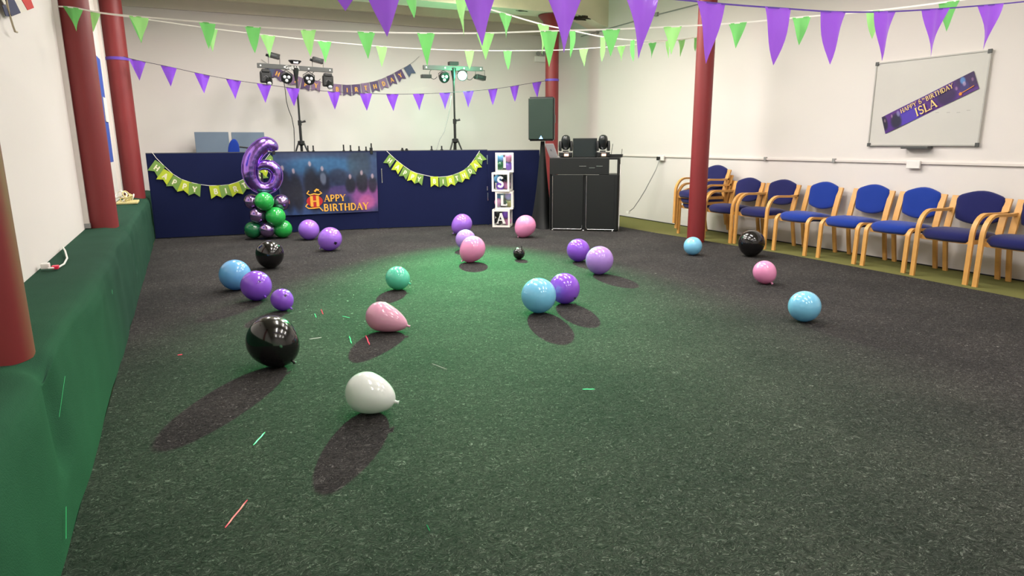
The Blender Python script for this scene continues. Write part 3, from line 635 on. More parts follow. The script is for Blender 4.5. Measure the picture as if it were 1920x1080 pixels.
pennant_line('large glossy purple pennants on purple ribbon, nearest the camera', (-.8, 2.6), (7.15, 2.6),
    [(643, -60, .2, .15), (718, -76, .2, .24), (900, -48, .2, .26), (1058, -20, .2, .265), (1203, -9, .2, .27), (1333, 3, .2, .275), (1459, 14, .2, .275), (1563, 22, .2, .268), (1660, 22, .205, .262), (1755, 17, .2, .265), (1857, 10, .2, .262), (1945, 0, .2, .265)],
    [(100, -500), (400, -180), (643, -62), (718, -58), (900, -42), (1058, -24), (1203, -8), (1300, 2), (1375, 9), (1459, 15), (1563, 22), (1660, 22), (1755, 17), (1857, 9), (1945, 0), (2100, -22), (2400, -80)],
    [M['purple_pen2']], M['purple_cord'], .004, True, .27, .2)
pennant_line('green pennants on white ribbon from the second left column, drooping highest of the far rows', (-.6, 6.84), (6.15, 3.0),
    [(137, 14, .15, .19), (260, 32, .15, .2), (388, 42), (474, 50), (578, 56), (687, 60), (799, 63, .145, .26), (910, 62), (1030, 58, .14, .28), (1146, 55), (1261, 50), (1383, 43, .14, .19), (1503, 32, .15), (1640, 20), (1780, 3, .15, .22)],
    [(107, 12), (137, 14), (190, 24), (260, 31), (388, 42), (474, 50), (578, 56), (687, 60), (799, 62), (910, 62), (1030, 58), (1146, 55), (1261, 50), (1383, 43), (1503, 32), (1640, 20), (1780, 3), (1900, -14)],
    [M['green_pen'], M['green_pen2'], M['green_pen']], M['white_cord'], .006, True, .21, .145)
pennant_line('green pennants on white ribbon reaching right wall, lowest of the green rows', (-.56, 7.3), (7.16, 8.3),
    [(170, 22, .15, .17), (259, 32), (394, 53), (502, 66), (608, 78), (715, 87), (880, 93), (952, 95, .155, .235), (1095, 91, .16, .235), (1165, 87), (1223, 80), (1278, 75, .15, .24), (1305, 70, .1, .2)],
    [(150, 17), (170, 22), (259, 34), (394, 53), (502, 66), (608, 77.5), (715, 87), (800, 92), (880, 94.5), (952, 95), (1040, 94), (1095, 91), (1165, 86), (1223, 80), (1278, 75), (1310, 69)],
    [M['green_pen2'], M['green_pen'], M['green_pen2']], M['white_cord'], .005, True, .22, .145)
pennant_line('green pennants on white ribbon slanting down from upper left to the right wall', (-.55, 3.0), (7.16, 8.26),
    [(643, -40, .16, .14), (772, -22, .17, .2), (866, -2, .17, .26), (948, 25, .19, .22), (1018, 45, .19, .25), (1072, 57, .18, .25), (1130, 69, .19, .25), (1187, 75, .18, .24), (1253, 76, .16, .23)],
    [(300, -330), (500, -120), (643, -62), (772, -28), (866, -3), (905, 13), (948, 26), (1018, 46), (1072, 57), (1130, 69), (1187, 75), (1255, 76), (1306, 70)],
    [M['green_pen2'], M['green_pen']], M['white_cord'], .006, True, .24, .18)
# flag bunting corner at top left
XF = XL + .035
t = thing('flag_bunting', 'corner of a red white and blue flag bunting with a rope end, top left', 'bunting', onx(20, 10, XF))
def fp(*ps): return [onx(px, py, XF) for px, py in ps]
for nm, m_, ps, dz in (('flag_cloth', 'whitec', ((20, 32), (62, 15), (40, -55), (-20, -40)), 0), ('blue_stripe', 'navyc', ((20, 30.5), (37, 24), (16, -18), (2, -16)), .003), ('red_stripe', 'red', ((50, 19), (62, 14.5), (48, -22), (30, -16)), .003), ('blue_stripe', 'navyc', ((9, 30), (16, 31), (8, 8), (2, 10)), .003)):
    MB().prism([p + Vector((dz, 0, 0)) for p in fp(*ps)], (.003, 0, 0)).build(nm, M[m_], t, world=True)
MB().tube([p + Vector((.008, 0, 0)) for p in fp((5, -30), (9, 0), (14, 25), (21, 48), (25, 59), (29, 60))], .006, 6).build('rope', M['rope'], t, world=True)

# ------------------------------------------------------------------ things behind the screens
for i, (p0, p1, lab) in enumerate((((364, 247.5), (428, 247.5), 'grey blue board leaning behind the navy screen, left one of two'), ((433.5, 248), (495, 248.5), 'grey blue board leaning behind the navy screen, right one of two'))):
    a = ony(*p0, 12.15); b = ony(*p1, 12.15)
    t = thing('display_board', lab, 'board', (a.x, 12.15, 0), group='grey blue boards')
    MB().box((0, 0, .01), (b.x - a.x, .04, a.z), .006).build('panel', M['greyblue'], t)
    MB().box((0, .04, .01), (.03, .06, a.z - .02)).build('rear_rail', M['alu'], t)
a = onz(432, 282, 1.25)
q = ony(437, 270, 11.6)
t = thing('office_chair', 'blue upholstered chair with a dark rod arm behind the left screen', 'chair', (q.x, 11.6, 0))
ol = [(x * .16, y * .2) for x, y in [(math.cos(a_), math.sin(a_)) for a_ in [2 * PI * k / 20 for k in range(20)]]]
MB().pad([(x * .55, y) for x, y in ol], .05, lambda u, v, w_: Vector((u + .15 * (v) * .6, -w_, q.z - .12 + v))).build('backrest', M['blue_seat'], t, smooth=True)
MB().tube([(.05, .02, q.z - .04), (.42, .02, q.z - .09)], .012, 8).build('arm_rod', M['black'], t)
MB().tube([(0, .05, q.z - .25), (0, .2, .5)], .02, 8).build('back_stem', M['black'], t)
MB().pad([(x * 1.4, y * 1.1) for x, y in ol], .07, lambda u, v, w_: Vector((u, v + .15 + .1, .5 + w_))).build('seat', M['blue_seat'], t, smooth=True)
MB().tube([(0, .25, .45), (0, .25, .06)], .025, 8).build('post', M['black'], t)
for k in range(5): MB().tube([(0, .25, .08), (.26 * math.cos(k * 1.257), .25 + .26 * math.sin(k * 1.257), .02)], .018, 6).build('base_spoke', M['black'], t)

def light_stand(base, hubz, topz, label, barL, bary, tilt, kinds, lean=0.0):
    t = thing('light_stand', label, 'light stand', (base[0], base[1], 0))
    lx = lean
    MB().tube([(0, 0, .12), (lx * .5, 0, (hubz + .3))], .022, 12).build('lower_pole', M['metal_black'], t, smooth='auto')
    MB().tube([(lx * .5, 0, hubz + .3), (lx, 0, topz - .02)], .016, 12).build('upper_pole', M['metal_black'], t, smooth='auto')
    MB().lathe([(.03, -.04), (.03, .04)], 12, Matrix.Translation((lx * .5, 0, hubz + .31))).build('collar', M['metal_black'], t, smooth='auto')
    MB().tube([(lx * .5 + .02, 0, hubz + .32), (lx * .5 + .09, -.02, hubz + .34)], [.012, .02], 8).build('clamp_knob', M['metal_black'], t)
    MB().lathe([(.03, -.05), (.055, -.03), (.055, .02), (.03, .03)], 12, Matrix.Translation((0, 0, hubz))).build('hub', M['metal_black'], t, smooth='auto')
    for k in range(3):
        a_ = math.radians(200 + 120 * k); e_ = Vector((.62 * math.cos(a_), .62 * math.sin(a_), .015)); s_ = Vector((.05 * math.cos(a_), .05 * math.sin(a_), hubz - .01))
        lg = MB().tube([s_, e_], .014, 8).build('leg', M['metal_black'], t)
        MB().tube([(0, 0, hubz - .55), s_.lerp(e_, .45)], .008, 6).build('brace', M['metal_black'], lg)
    TM = Matrix.Translation((lx, 0, topz)) @ Matrix.Rotation(bary, 4, 'Z') @ Matrix.Rotation(tilt, 4, 'Y')
    br = MB().box((-barL / 2, -.03, -.035), (barL / 2, .03, .035), .004, TM).build('light_bar', M['bar'], t)
    for s_ in (-.46, -.15, .17, .46): MB().lathe([(0, -.004), (.013, -.004), (.013, .004), (0, .004)], 10, TM @ Matrix.Translation((s_ * barL, -.033, 0)) @ Matrix.Rotation(PI / 2, 4, 'X')).build('rivet', M['whitepl'], br)
    MB().lathe([(.02, -.2), (.045, -.04), (.05, 0)], 12, TM).build('bracket', M['metal_black'], t, smooth='auto')
    for (kind, s_, dz, yaw) in kinds:
        Q = TM @ Matrix.Translation((s_ * barL, 0, dz))
        if kind == 'par' or kind == 'green':
            y_ = MB(); y_.tube([Q @ Vector(p) for p in ((-.085, -.01, 0), (-.09, -.01, .06), (0, -.01, -dz - .04), (.09, -.01, .06), (.085, -.01, 0))], .006, 6); y_.build('yoke', M['metal_black'], t)
            A_ = Q @ Matrix.Translation((0, -.02, 0)) @ Matrix.Rotation(yaw, 4, 'Z') @ Matrix.Rotation(PI / 2 + .35, 4, 'X')
            pc = MB().lathe([(.0, -.09), (.05, -.09), (.07, -.05), (.085, -.02), (.088, .03), (.080, .035), (.078, .02), (0, .02)], 24, A_).build('par_can', M['metal_black'] if kind == 'par' else M['metal_black'], t, smooth='auto')
            if kind == 'par':
                for k in range(3):
                    a_ = math.radians(90 + 120 * k); MB().lathe([(0, .022), (.026, .022), (.024, .034), (.012, .038), (0, .038)], 12, A_ @ Matrix.Translation((.036 * math.cos(a_), -.036 * math.sin(a_), 0))).build('lens', M['lens'], pc, smooth='auto')
            else: MB().lathe([(0, .024), (.072, .024), (.06, .036), (0, .045)], 24, A_).build('lens', M['green_lamp'], pc, smooth='auto', label='glowing green lens')
        elif kind == 'head':                      # moving head hanging under the bar
            h_ = MB(); h_.box((-.06, -.07, -.02), (.06, .07, .03), .01, Q @ Matrix.Translation((0, 0, .06))); h_.build('head_base', M['metal_black'], t)
            b_ = MB(); b_.box((-.085, -.05, -.12), (.085, .05, .06), .025, Q); o_ = b_.build('head_yoke', M['metal_black'], t)
            A_ = Q @ Matrix.Translation((.02 * (1 if s_ > 0 else 2.2), -.03, -.08)) @ Matrix.Rotation(PI / 2 + .7, 4, 'X')
            MB().lathe([(0, -.08), (.045, -.08), (.055, 0), (.048, .07), (.04, .075), (0, .07)], 16, A_).build('moving_head', M['metal_black'], t, smooth='auto')
            MB().lathe([(0, .07), (.034, .076), (.02, .088), (0, .09)], 14, A_).build('lens', M['lens'], o_, smooth='auto')
            MB().tube([Q @ Vector(p) for p in ((-.04, -.055, -.045), (0, -.06, -.01), (.04, -.055, -.045))], .007, 6).build('badge', M['silver'], o_)
        elif kind == 'strobe':                    # box effect
            y_ = MB(); y_.tube([Q @ Vector(p) for p in ((-.085, 0, 0), (-.085, 0, -dz * .85), (.085, 0, -dz * .85), (.085, 0, 0))], .005, 6); y_.build('yoke', M['metal_black'], t)
            b_ = MB(); b_.box((-.085, -.06, -.035), (.085, .06, .04), .008, Q @ Matrix.Rotation(.2, 4, 'Y')); o_ = b_.build('effect_box', M['metal_black'], t)
            MB().box((-.05, -.064, -.015), (.045, -.058, .02), .002, Q @ Matrix.Rotation(.2, 4, 'Y')).build('front_window', M['screen'], o_)
            MB().tube([Q @ Vector((-.09, 0, 0)), Q @ Vector((-.12, 0, .01))], .02, 8).build('knob', M['metal_black'], o_)
        elif kind == 'laser':
            b_ = MB(); b_.lathe([(0, -.03), (.06, -.03), (.10, .01), (.10, .02), (0, .02)], 20, Q @ Matrix.Translation((0, -.02, 0))); o_ = b_.build('effect_dome', M['metal_black'], t, smooth='auto')
            MB().box((-.035, -.105, -.03), (.04, -.06, .01), .004, Q).build('front_window', M['lens'], o_)
        elif kind == 'plain':
            b_ = MB(); b_.box((-.08, -.05, -.028), (.08, .05, .028), .006, Q); b_.build('effect_box', M['metal_black'], t)
    # looping leads
    for k, s_ in enumerate((-.33, .28)):
        MB().tube([TM @ Vector((s_ * barL + .07 * math.cos(a_), .02, -.1 + .08 * math.sin(a_))) for a_ in [k2 * PI / 6 for k2 in range(3, 12)]], .005, 6).build('lead', M['metal_black'], t, smooth=True)
    return t
LB = ony(552, 127.5, 11.5); RB = ony(850, 128, 10.8)
lb = light_stand((LB.x + .02, 11.5), 1.37, LB.z, 'black light stand with bar of disco lights, left of the two', 1.16, 0.0, 0.030,
    [('head', -.40, -.14, 0), ('par', -.13, -.16, 0), ('par', .17, -.16, 0), ('head', .43, -.14, 0), ('strobe', -.28, .16, 0), ('laser', -.01, .09, 0), ('strobe', .30, .14, 0)])
g = MB(); TMt = Matrix.Translation((LB.x + .02, 11.5, LB.z)) @ Matrix.Rotation(.03, 4, 'Y') @ Matrix.Translation((-.17, -.0335, -.022)) @ Matrix.Rotation(PI / 2, 4, 'X')
cu = bpy.data.curves.new('lettering', 'FONT'); cu.body = 'GigBAR'; cu.size = .07; cu.extrude = .0008
to = bpy.data.objects.new('tmp', cu); COL.objects.link(to); dg = bpy.context.evaluated_depsgraph_get(); me = bpy.data.meshes.new_from_object(to.evaluated_get(dg)); COL.objects.unlink(to); bpy.data.objects.remove(to)
g.bm.from_mesh(me); bmesh.ops.transform(g.bm, matrix=TMt, verts=g.bm.verts); g.build('lettering', M['whitepl'], lb, world=True, label='white lettering')
light_stand((RB.x, 10.8), 1.39, RB.z + .0, 'black light stand carrying the glowing green lamp, right of the two', 1.05, 0.0, -.012,
    [('plain', -.46, -.14, 0), ('par', -.17, -.15, 0), ('green', .14, -.11, -.35), ('strobe', .46, -.14, 0), ('plain', .0, .075, 0)])
for lab, pts_, y_ in (('thin dark cable hanging from the left light stand bar', [(532, 152), (535, 170), (537, 190), (541, 205), (547, 220), (551, 240), (552, 262), (552, 284)], 11.52), ('thin cable hanging from the right light stand bar', [(846, 180), (843, 205), (839, 225), (833, 247), (824, 262), (819, 280), (818, 284)], 10.83)):
    P_ = [ony(x, y, y_) for x, y in pts_]; t = thing('hanging_cable', lab, 'cable', P_[0]); MB().tube(P_, .006, 6).build('lead', M['greypl'] if 'right' in lab else M['metal_black'], t, world=True, smooth=True)

# ------------------------------------------------------------------ loudspeaker on a scrimmed stand
sc = ony(1017, 262, 9.3)
SX, SY = 5.05, 9.30
q1 = ony(992, 265, SY - .1); q2 = ony(1040, 183, SY - .1); cS = ony(1017.5, 225, SY)
SX = cS.x; wS = 48 * depth_of(cS) / F; zs0 = q1.z; zs1 = q2.z
t = thing('speaker_stand', 'tripod speaker stand under a black stretch cloth beside the booth', 'speaker stand', (SX, SY, 0))
def scrim(u, v):
    a_ = 2 * PI * u; r_ = lerp(.23, .035, v ** .6); r_ *= 1 + .25 * math.cos(3 * a_) * (1 - v) ; return Vector((r_ * math.cos(a_) * .8, r_ * math.sin(a_), v * zs0))
MB().grid(scrim, 36, 12).build('stretch_cover', M['cloth_black'], t, smooth=True)
MB().tube([(0, 0, 0.05), (0, 0, zs0)], .018, 10).build('pole', M['metal_black'], t)
for k in range(3): a_ = 2 * PI * k / 3; MB().tube([(0, 0, .5), (.17 * math.cos(a_) * .8, .17 * math.sin(a_), .01)], .012, 6).build('leg', M['metal_black'], t)
t = thing('loudspeaker', 'tall dark loudspeaker on the stand in front of the far right column', 'loudspeaker', (SX, SY, zs0 + .0), math.radians(-37))
hS = zs1 - zs0
g = MB(); pr = [(-wS / 2, -.16), (wS / 2, -.16), (wS / 2, -.02), (wS / 2 - .08, .17), (-wS / 2 + .08, .17), (-wS / 2, -.02)]
g.prism([(x, y, .004) for x, y in pr], (0, 0, hS)); bmesh.ops.bevel(g.bm, geom=[e for e in g.bm.edges], offset=.02, segments=3, affect='EDGES'); g.build('cabinet', M['black'], t, smooth='auto')
MB().box((-wS / 2 + .015, -.172, .03), (wS / 2 - .015, -.155, hS - .02), .008).build('grille', mat('green_lit_grille', (20, 48, 34), .6, bump=.6, bscale=500), t)  # green lamplight on the grille is put into its colour
MB().prism([(-.03, -.175, .035), (.03, -.175, .035), (.0, -.175, .085)], (0, -.002, 0)).build('badge', M['blue_led'], t)
MB().box((wS / 2 - .008, -.06, hS * .42), (wS / 2 + .004, .0, hS * .6), .004).build('handle_recess', M['metal_black'], t)

# ------------------------------------------------------------------ disc jockey booth
A_ = onz(1030, 433); B_ = onz(1158, 435.5); dB = (B_ - A_); LBt = dB.length; angB = math.atan2(dB.y, dB.x)
HB = 1.115
bo = thing('dj_booth', 'black folding disc jockey booth with silver edged front panels', 'booth', (A_.x, A_.y, 0), angB)
D = .50
MB().box((0, .0, HB - .03), (LBt, D, HB), .005).build('tabletop', M['black'], bo)
MB().box((.0, -.008, HB - .25), (LBt - .15, .012, HB - .005), .004).build('upper_front', M['panel_black'], bo)
for i, (x0, x1) in enumerate(((.04, LBt * .49), (LBt * .53, LBt - .06))):
    p_ = MB().box((x0, -.006, .03), (x1, .014, HB - .255), .003).build('front_panel', M['panel_black'], bo)
    r_ = .05; pts = [(x0 + .008, HB - .27), (x0 + .008, .05), (x0 + .02, .038), (x1 - .03, .038), (x1 - .012, .05), (x1 - .008, .1)] if i == 0 else [(x0 + .008, HB - .27), (x0 + .008, .07), (x0 + .03, .038), (x1 - .0, .038)]
    MB().tube([(x, -.012, z) for x, z in pts], .0055, 6).build('edge_trim', M['silver'], p_)
MB().box((.02, .02, .03), (LBt - .05, .035, HB - .255)).build('inner_panel', M['cloth_black'], bo)
MB().box((0, .0, .03), (.012, D, HB - .03)).build('side_panel', M['panel_black'], bo)
MB().box((LBt - .012, .05, .03), (LBt, D, HB - .25)).build('side_panel', M['panel_black'], bo)
# rounded right front corner panel
MB().tube([(LBt - .035, .02, .03), (LBt - .035, .02, HB - .26)], .04, 16).build('corner_post', M['panel_black'], bo, smooth='auto')
for x, y in ((LBt - .02, .03), (LBt - .02, D - .02), (.02, D - .02), (.02, .03)): MB().tube([(x, y, .0), (x, y, HB - .03)], .014, 8).build('frame_post', M['metal_black'], bo)
MB().box((LBt - .3, .02, HB - .27), (LBt, D - .02, HB - .25)).build('shelf', M['black'], bo)
MB().box((LBt * .5, .03, HB - .16), (LBt - .16, .2, HB - .06), .01).build('drawer_unit', M['black'], bo)
for x0, x1, z in ((.42, .52, .125), (.56, .64, .15), (.66, .75, .125)):
    MB().box((x0 * LBt / .98, -.0105, HB - z - .004), (x1 * LBt / .98, -.008, HB - z + .004)).build('handle_strip', M['silver'], bo)
for x in (.05, LBt * .5, LBt - .08): MB().lathe([(0, 0), (.018, 0), (.018, .02), (.012, .03), (0, .03)], 10, Matrix.Translation((x, .0, 0))).build('foot', M['silver'], bo)
MB().tube([(LBt + .01, .05, .02), (LBt + .015, .0, .1), (LBt + .01, .06, .3), (LBt + .012, .1, .6), (LBt + .01, .12, HB - .1)], .008, 6).build('side_cable', M['whitepl'], bo, smooth=True)
def booth_pt(px, y_=.12, z=HB): # point on the tabletop line
    n_ = Vector((-math.sin(angB), math.cos(angB), 0)); a = A_ + n_ * y_; b = B_ + n_ * y_
    q = onplane(px, 290, a, b); q.z = z; return q
# laptop
q = booth_pt(1038, .14); t = thing('laptop', 'open silver laptop seen from behind on the booth left end', 'laptop', q, angB - .95)
MB().box((-.14, .0, 0), (.14, .22, .014), .004).build('base', M['laptop'], t)
g = MB(); g.box((-.14, -.004, 0), (.14, .004, .21), .003, Matrix.Translation((0, .0, .012)) @ Matrix.Rotation(.38, 4, 'X')); g.build('lid', M['laptop'], t)
MB().box((-.012, -.0008, -.015), (.012, .0, .015), 0, Matrix.Translation((0, -.006 - .040, .012 + .098)) @ Matrix.Rotation(.38, 4, 'X')).build('lid_mark', M['bar'], t)
# monitor
q = booth_pt(1096.5, .16); wM = 44 * depth_of(q) / F / math.cos(angB + .0) * .82
t = thing('monitor', 'flat dark monitor standing between the two moving head lamps', 'monitor', q, angB * .7)
MB().box((-.182, -.012, .0), (.182, .012, .285), .005).build('panel', M['black'], t); MB().box((-.174, -.014, .012), (.174, -.011, .272)).build('rear_cover', M['screen'], t)
MB().box((-.08, .01, 0), (.08, .12, .012), .003).build('stand', M['black'], t)
# moving heads
for px, lab in ((1060.5, 'small black moving head lamp left of the monitor'), (1130, 'small black moving head lamp right of the monitor')):
    q = booth_pt(px, .12); t = thing('moving_head_lamp', lab, 'stage lamp', q, angB * .6, 'moving head lamps on the booth'); t.scale = (1.12, 1.12, 1.12)
    MB().box((-.085, -.075, .005), (.085, .075, .07), .014).build('base', M['black'], t)
    MB().box((-.03, -.079, .018), (.03, -.074, .052), .002).build('display', M['warm'], t)
    MB().box((-.085, -.078, .066), (.085, .07, .074), .003).build('base_rim', M['silver'], t)
    MB().lathe([(.04, .07), (.04, .09)], 14).build('turntable', M['black'], t)
    for s in (-1, 1): MB().pad([(y, z) for y, z in ((-.045, .085), (.045, .085), (.05, .16), (.03, .22), (-.03, .22), (-.05, .16))], .03, (lambda u, v, w_, s=s: Vector((s * (.075) + w_ * s, u, v)))).build('yoke_arm', M['black'], t, smooth='auto')
    MB().lathe([(0, -.07), (.04, -.07), (.06, -.04), (.062, .06), (.05, .10), (.03, .115), (0, .118)], 18, Matrix.Translation((0, -.0, .18)) @ Matrix.Rotation(.25, 4, 'X')).build('lamp_head', mat('gloss_black', (34, 38, 38), .25), t, smooth='auto')
    MB().lathe([(0, -.074), (.035, -.074), (.03, -.069), (0, -.069)], 14, Matrix.Translation((0, -.0, .18)) @ Matrix.Rotation(.25, 4, 'X')).build('lens', M['lens'], t)
# receiver on the right end
q = booth_pt(1160, .24); t = thing('radio_receiver', 'flat black receiver with two aerials on the booth right end', 'receiver', q, angB)
MB().box((-.15, -.12, 0), (.06, .16, .045), .004).build('case', M['black'], t)
MB().tube([(-.11, -.05, .04), (-.09, -.05, .2)], .004, 6).build('aerial', M['black'], t); MB().tube([(.04, .1, .04), (.045, .1, .12)], .004, 6).build('aerial', M['black'], t)

# ------------------------------------------------------------------ balloons
def balloon_mesh(mb, c, r, k, axis, n=32, e=1.0):
    axis = Vector(axis).normalized(); Mx = Matrix.Translation(c) @ (-axis).to_track_quat('Z', 'Y').to_matrix().to_4x4()
    prof = []
    for i in range(13): th = PI / 2 * i / 12; prof.append((r * math.sin(th), r * math.cos(th)))
    for i in range(1, 15):
        s = i / 14; rad = r * max(0, math.cos(s * PI / 2)) ** e * (1 - 0.10 * (k - 1) * math.sin(s * PI)); prof.append((max(rad, .007 if i == 14 else rad), -k * r * (math.sin(s * PI / 2)) ** (1 + .0 * k)))
    mb.lathe(prof, n, Mx); return Mx
def balloon(color, cx, cy, dpx, label, neck=(0, -1, 0), k=1.12, mark=None, e=1.0, z0=0.0, nm='balloon'):
    d = ray(cx, cy); r = .14
    for _ in range(8):
        s = (z0 + r - EYE) / d.z; p = CAM + d * s; r = depth_of(p) * dpx / F / 2
    ax = (RIGHT * neck[0] + UP * neck[1] + FWD * neck[2]).normalized()
    mb = MB(); Mx = balloon_mesh(mb, p, r, k, ax, e=e)
    lo_ = min(v.co.z for v in mb.bm.verts); sh = z0 + .011 - lo_
    if sh > 0: # keep it resting on the floor
        bmesh.ops.translate(mb.bm, vec=(0, 0, sh), verts=mb.bm.verts); p = p + Vector((0, 0, sh)); Mx = Matrix.Translation((0, 0, sh)) @ Mx
    t = thing(nm, label, 'balloon', (p.x, p.y, z0), group='loose balloons on the carpet' if z0 == 0 else None)
    mb.build('body', BAL[color], t, world=True, smooth=True)
    kz = -k * r
    km = MB().lathe([(.006, kz + .01), (.009, kz - .002), (.007, kz - .008), (.011, kz - .02), (.004, kz - .021)], 12, Mx); 
    lo2 = min(v.co.z for v in km.bm.verts)
    if lo2 < z0 + .010: bmesh.ops.translate(km.bm, vec=(0, 0, z0 + .010 - lo2), verts=km.bm.verts)
    km.build('knot', BAL[color], t, world=True, smooth='auto')
    if mark:
        # small dark print wrapped on the skin where the photo shows it
        u0, v0, sz = mark; g = MB(); n_ = 10
        def on_skin(u, v):
            dd = ray(cx + u * dpx / 2, cy - v * dpx / 2); oc = CAM - p; bq = oc.dot(dd); aq = dd.dot(dd); cq = oc.dot(oc) - r * r * 1.012; disc = max(bq * bq - aq * cq, 0)
            return CAM + dd * ((-bq - math.sqrt(disc)) / aq)
        ring = [on_skin(u0 + sz * math.cos(a) * (1 if i % 2 else .45), v0 + sz * .7 * math.sin(a) * (1 if i % 3 else .5)) for i, a in enumerate([2 * PI * j / 14 for j in range(14)])]
        cv = g.bm.verts.new(on_skin(u0, v0)); rv = [g.bm.verts.new(q) for q in ring]
        for i in range(14): g.bm.faces.new((cv, rv[i], rv[(i + 1) % 14]))
        g.build('printed_mark', M['ink'], t, world=True)
    return t
balloon('purple', 579, 432, 38, 'purple balloon left of two by the backdrop foot', (.3, -.2, 1), 1.1)
balloon('purple', 619.5, 450, 43, 'purple balloon with small dark print, right of two in front of the backdrop', (-.75, -.75, -.1), 1.12, (.45, -.28, .2))
balloon('black', 506, 479.5, 51, 'black balloon in front of the green and chrome balloon tower', (-.1, -1, .3), 1.05)
balloon('blue', 441, 518, 57, 'sky blue balloon at far left, touching a purple one', (.2, -.5, .8), 1.05)
balloon('violet', 480.5, 538, 56, 'purple balloon beside the left blue balloon, dark print on top', (.4, -.4, -.2), 1.04, (.25, .25, .25))
balloon('violet', 529, 564.5, 41, 'small deep purple balloon, right end of the left cluster', (.75, -.7, -.1), 1.08, (.3, .5, .16))
balloon('mint', 745, 523.5, 44, 'mint green balloon alone in the middle left', (1, -.45, -.1), 1.10)
balloon('black', 510.5, 645, 93, 'large glossy black balloon in the left foreground', (.75, -.75, .0), 1.18)
balloon('palepink', 714, 597, 56, 'pale pink pear-shaped balloon with its neck to the right', (1, -.35, 0), 1.9, e=1.25)
balloon('white', 687, 740, 78, 'white balloon, the nearest to the camera', (1, -.32, 0), 1.45, e=1.1)
balloon('purple', 867, 423, 37, 'purple balloon nearest the middle navy screen', (-.75, -.8, 0), 1.25)
balloon('lilac', 873, 451, 38, 'lilac balloon half hidden behind the front pink balloon', (0, -.5, 1), 1.05)
balloon('pink', 887, 470, 47, 'pink balloon with its knot down, in front of a lilac one', (-.8, -.95, -.1), 1.25, e=1.08)
balloon('pink', 985.5, 427, 39, 'pink balloon on the floor beside the letter boxes', (-.65, -1, 0), 1.25, e=1.08)
balloon('black', 973, 477, 22, 'tiny black balloon in the centre of the carpet', (.3, .8, .3), 1.05)
balloon('violet', 1084, 471, 43, 'purple balloon behind the lilac one, in front of the booth', (.3, -.5, 1), 1.05)
balloon('lilac', 1124, 490.5, 52, 'larger lilac balloon, right one of the pair in front of the booth', (-.3, -.9, .5), 1.06)
balloon('cyan', 1010, 557, 66, 'large light blue balloon in the middle of the floor', (.1, -.6, 1), 1.05)
balloon('violet', 1058, 543.5, 58, 'purple balloon behind the large light blue balloon', (.5, -.5, .8), 1.06, (.7, -.55, .1))
balloon('cyan', 1299, 463, 34, 'light blue balloon at the foot of the maroon floor column', (0, -.5, 1), 1.05)
balloon('black', 1409, 458.5, 48, 'black balloon touching the row of chairs', (-.15, -1, .2), 1.08)
balloon('pink', 1433, 513, 42, 'pink balloon on the right side, knot towards the camera', (.5, -.95, -.3), 1.12)
balloon('cyan', 1508, 577, 58, 'light blue balloon nearest the right side, alone', (.8, .2, .6), 1.08)

# balloon tower with foil number six
TY = 10.12
tw = thing('balloon_tower', 'tower of green and chrome purple balloons under the number six', 'balloon tower', (onz(500, 447).x, TY, 0))
for (px, py, rp, m_, dy, lab) in ((474.5, 431, 16, 'darkgreen', .0, 'dark green balloon'), (501, 431, 14.5, 'chrome', -.1, 'chrome purple balloon'), (530.5, 430, 17, 'green', -.05, 'green balloon'), (505, 428, 14, 'darkgreen', .22, 'dark green balloon'),
                             (482.5, 404, 14.5, 'chrome', -.05, 'chrome purple balloon'), (517, 406, 18, 'green', -.12, 'green balloon'), (500, 404, 15, 'darkgreen', .15, 'dark green balloon'),
                             (472, 378, 14, 'chrome', .05, 'chrome purple balloon'), (495.7, 377.5, 17.5, 'green', -.12, 'green balloon'), (527.5, 379.5, 15.5, 'chrome', .02, 'chrome purple balloon'), (520, 386, 13, 'darkgreen', .15, 'dark green balloon')):
    p = ony(px, py, TY + dy); r = rp * depth_of(p) / F; p.z = max(p.z, r + .012)
    mb = MB(); balloon_mesh(mb, p, r, 1.1, Vector((tw.location.x - p.x, TY + .05 - p.y, 0.001)), 24); mb.build('balloon', M['chrome_purple'] if m_ == 'chrome' else BAL[m_], tw, world=True, smooth=True, label=lab)
MB().lathe([(0, 0), (.12, 0), (.12, .012), (.015, .02), (.015, .95), (0, .95)], 16).build('stand', M['metal_black'], tw)
N6R = [(513, 283, .045), (510, 275, .08), (499, 271, .098), (487, 278, .102), (476, 291, .105), (470, 307, .106), (469, 323, .102), (473, 338, .092), (484, 350, .078), (497, 353.5, .072), (510, 349, .074), (518, 337, .076), (518, 323, .076), (510, 313, .076), (499, 309, .075), (489, 311, .065), (482, 317, .04)]
Y6 = TY - .02
P6 = [ony(x, y, Y6) for x, y, _ in N6R]; R6 = [r_ for _, _, r_ in N6R]
pts = []; rs = []
for i in range(len(P6) - 1):
    p0, p1, p2, p3 = P6[max(i - 1, 0)], P6[i], P6[i + 1], P6[min(i + 2, len(P6) - 1)]
    for k_ in range(5):
        s = k_ / 5; pts.append(0.5 * ((2 * p1) + (p2 - p0) * s + (2 * p0 - 5 * p1 + 4 * p2 - p3) * s * s + (3 * p1 - p0 - 3 * p2 + p3) * s ** 3)); rs.append(lerp(R6[i], R6[i + 1], s) * (1 + .012 * math.sin(len(pts) * 1.9)))
t = thing('number_balloon', 'purple foil balloon shaped as a number six on the balloon tower', 'balloon', (P6[10].x, Y6, P6[10].z - .1))
g = MB(); g.tube(pts, rs, 20)
o = g.build('foil_body', M['foil'], t, world=True, smooth=True)
g = MB()
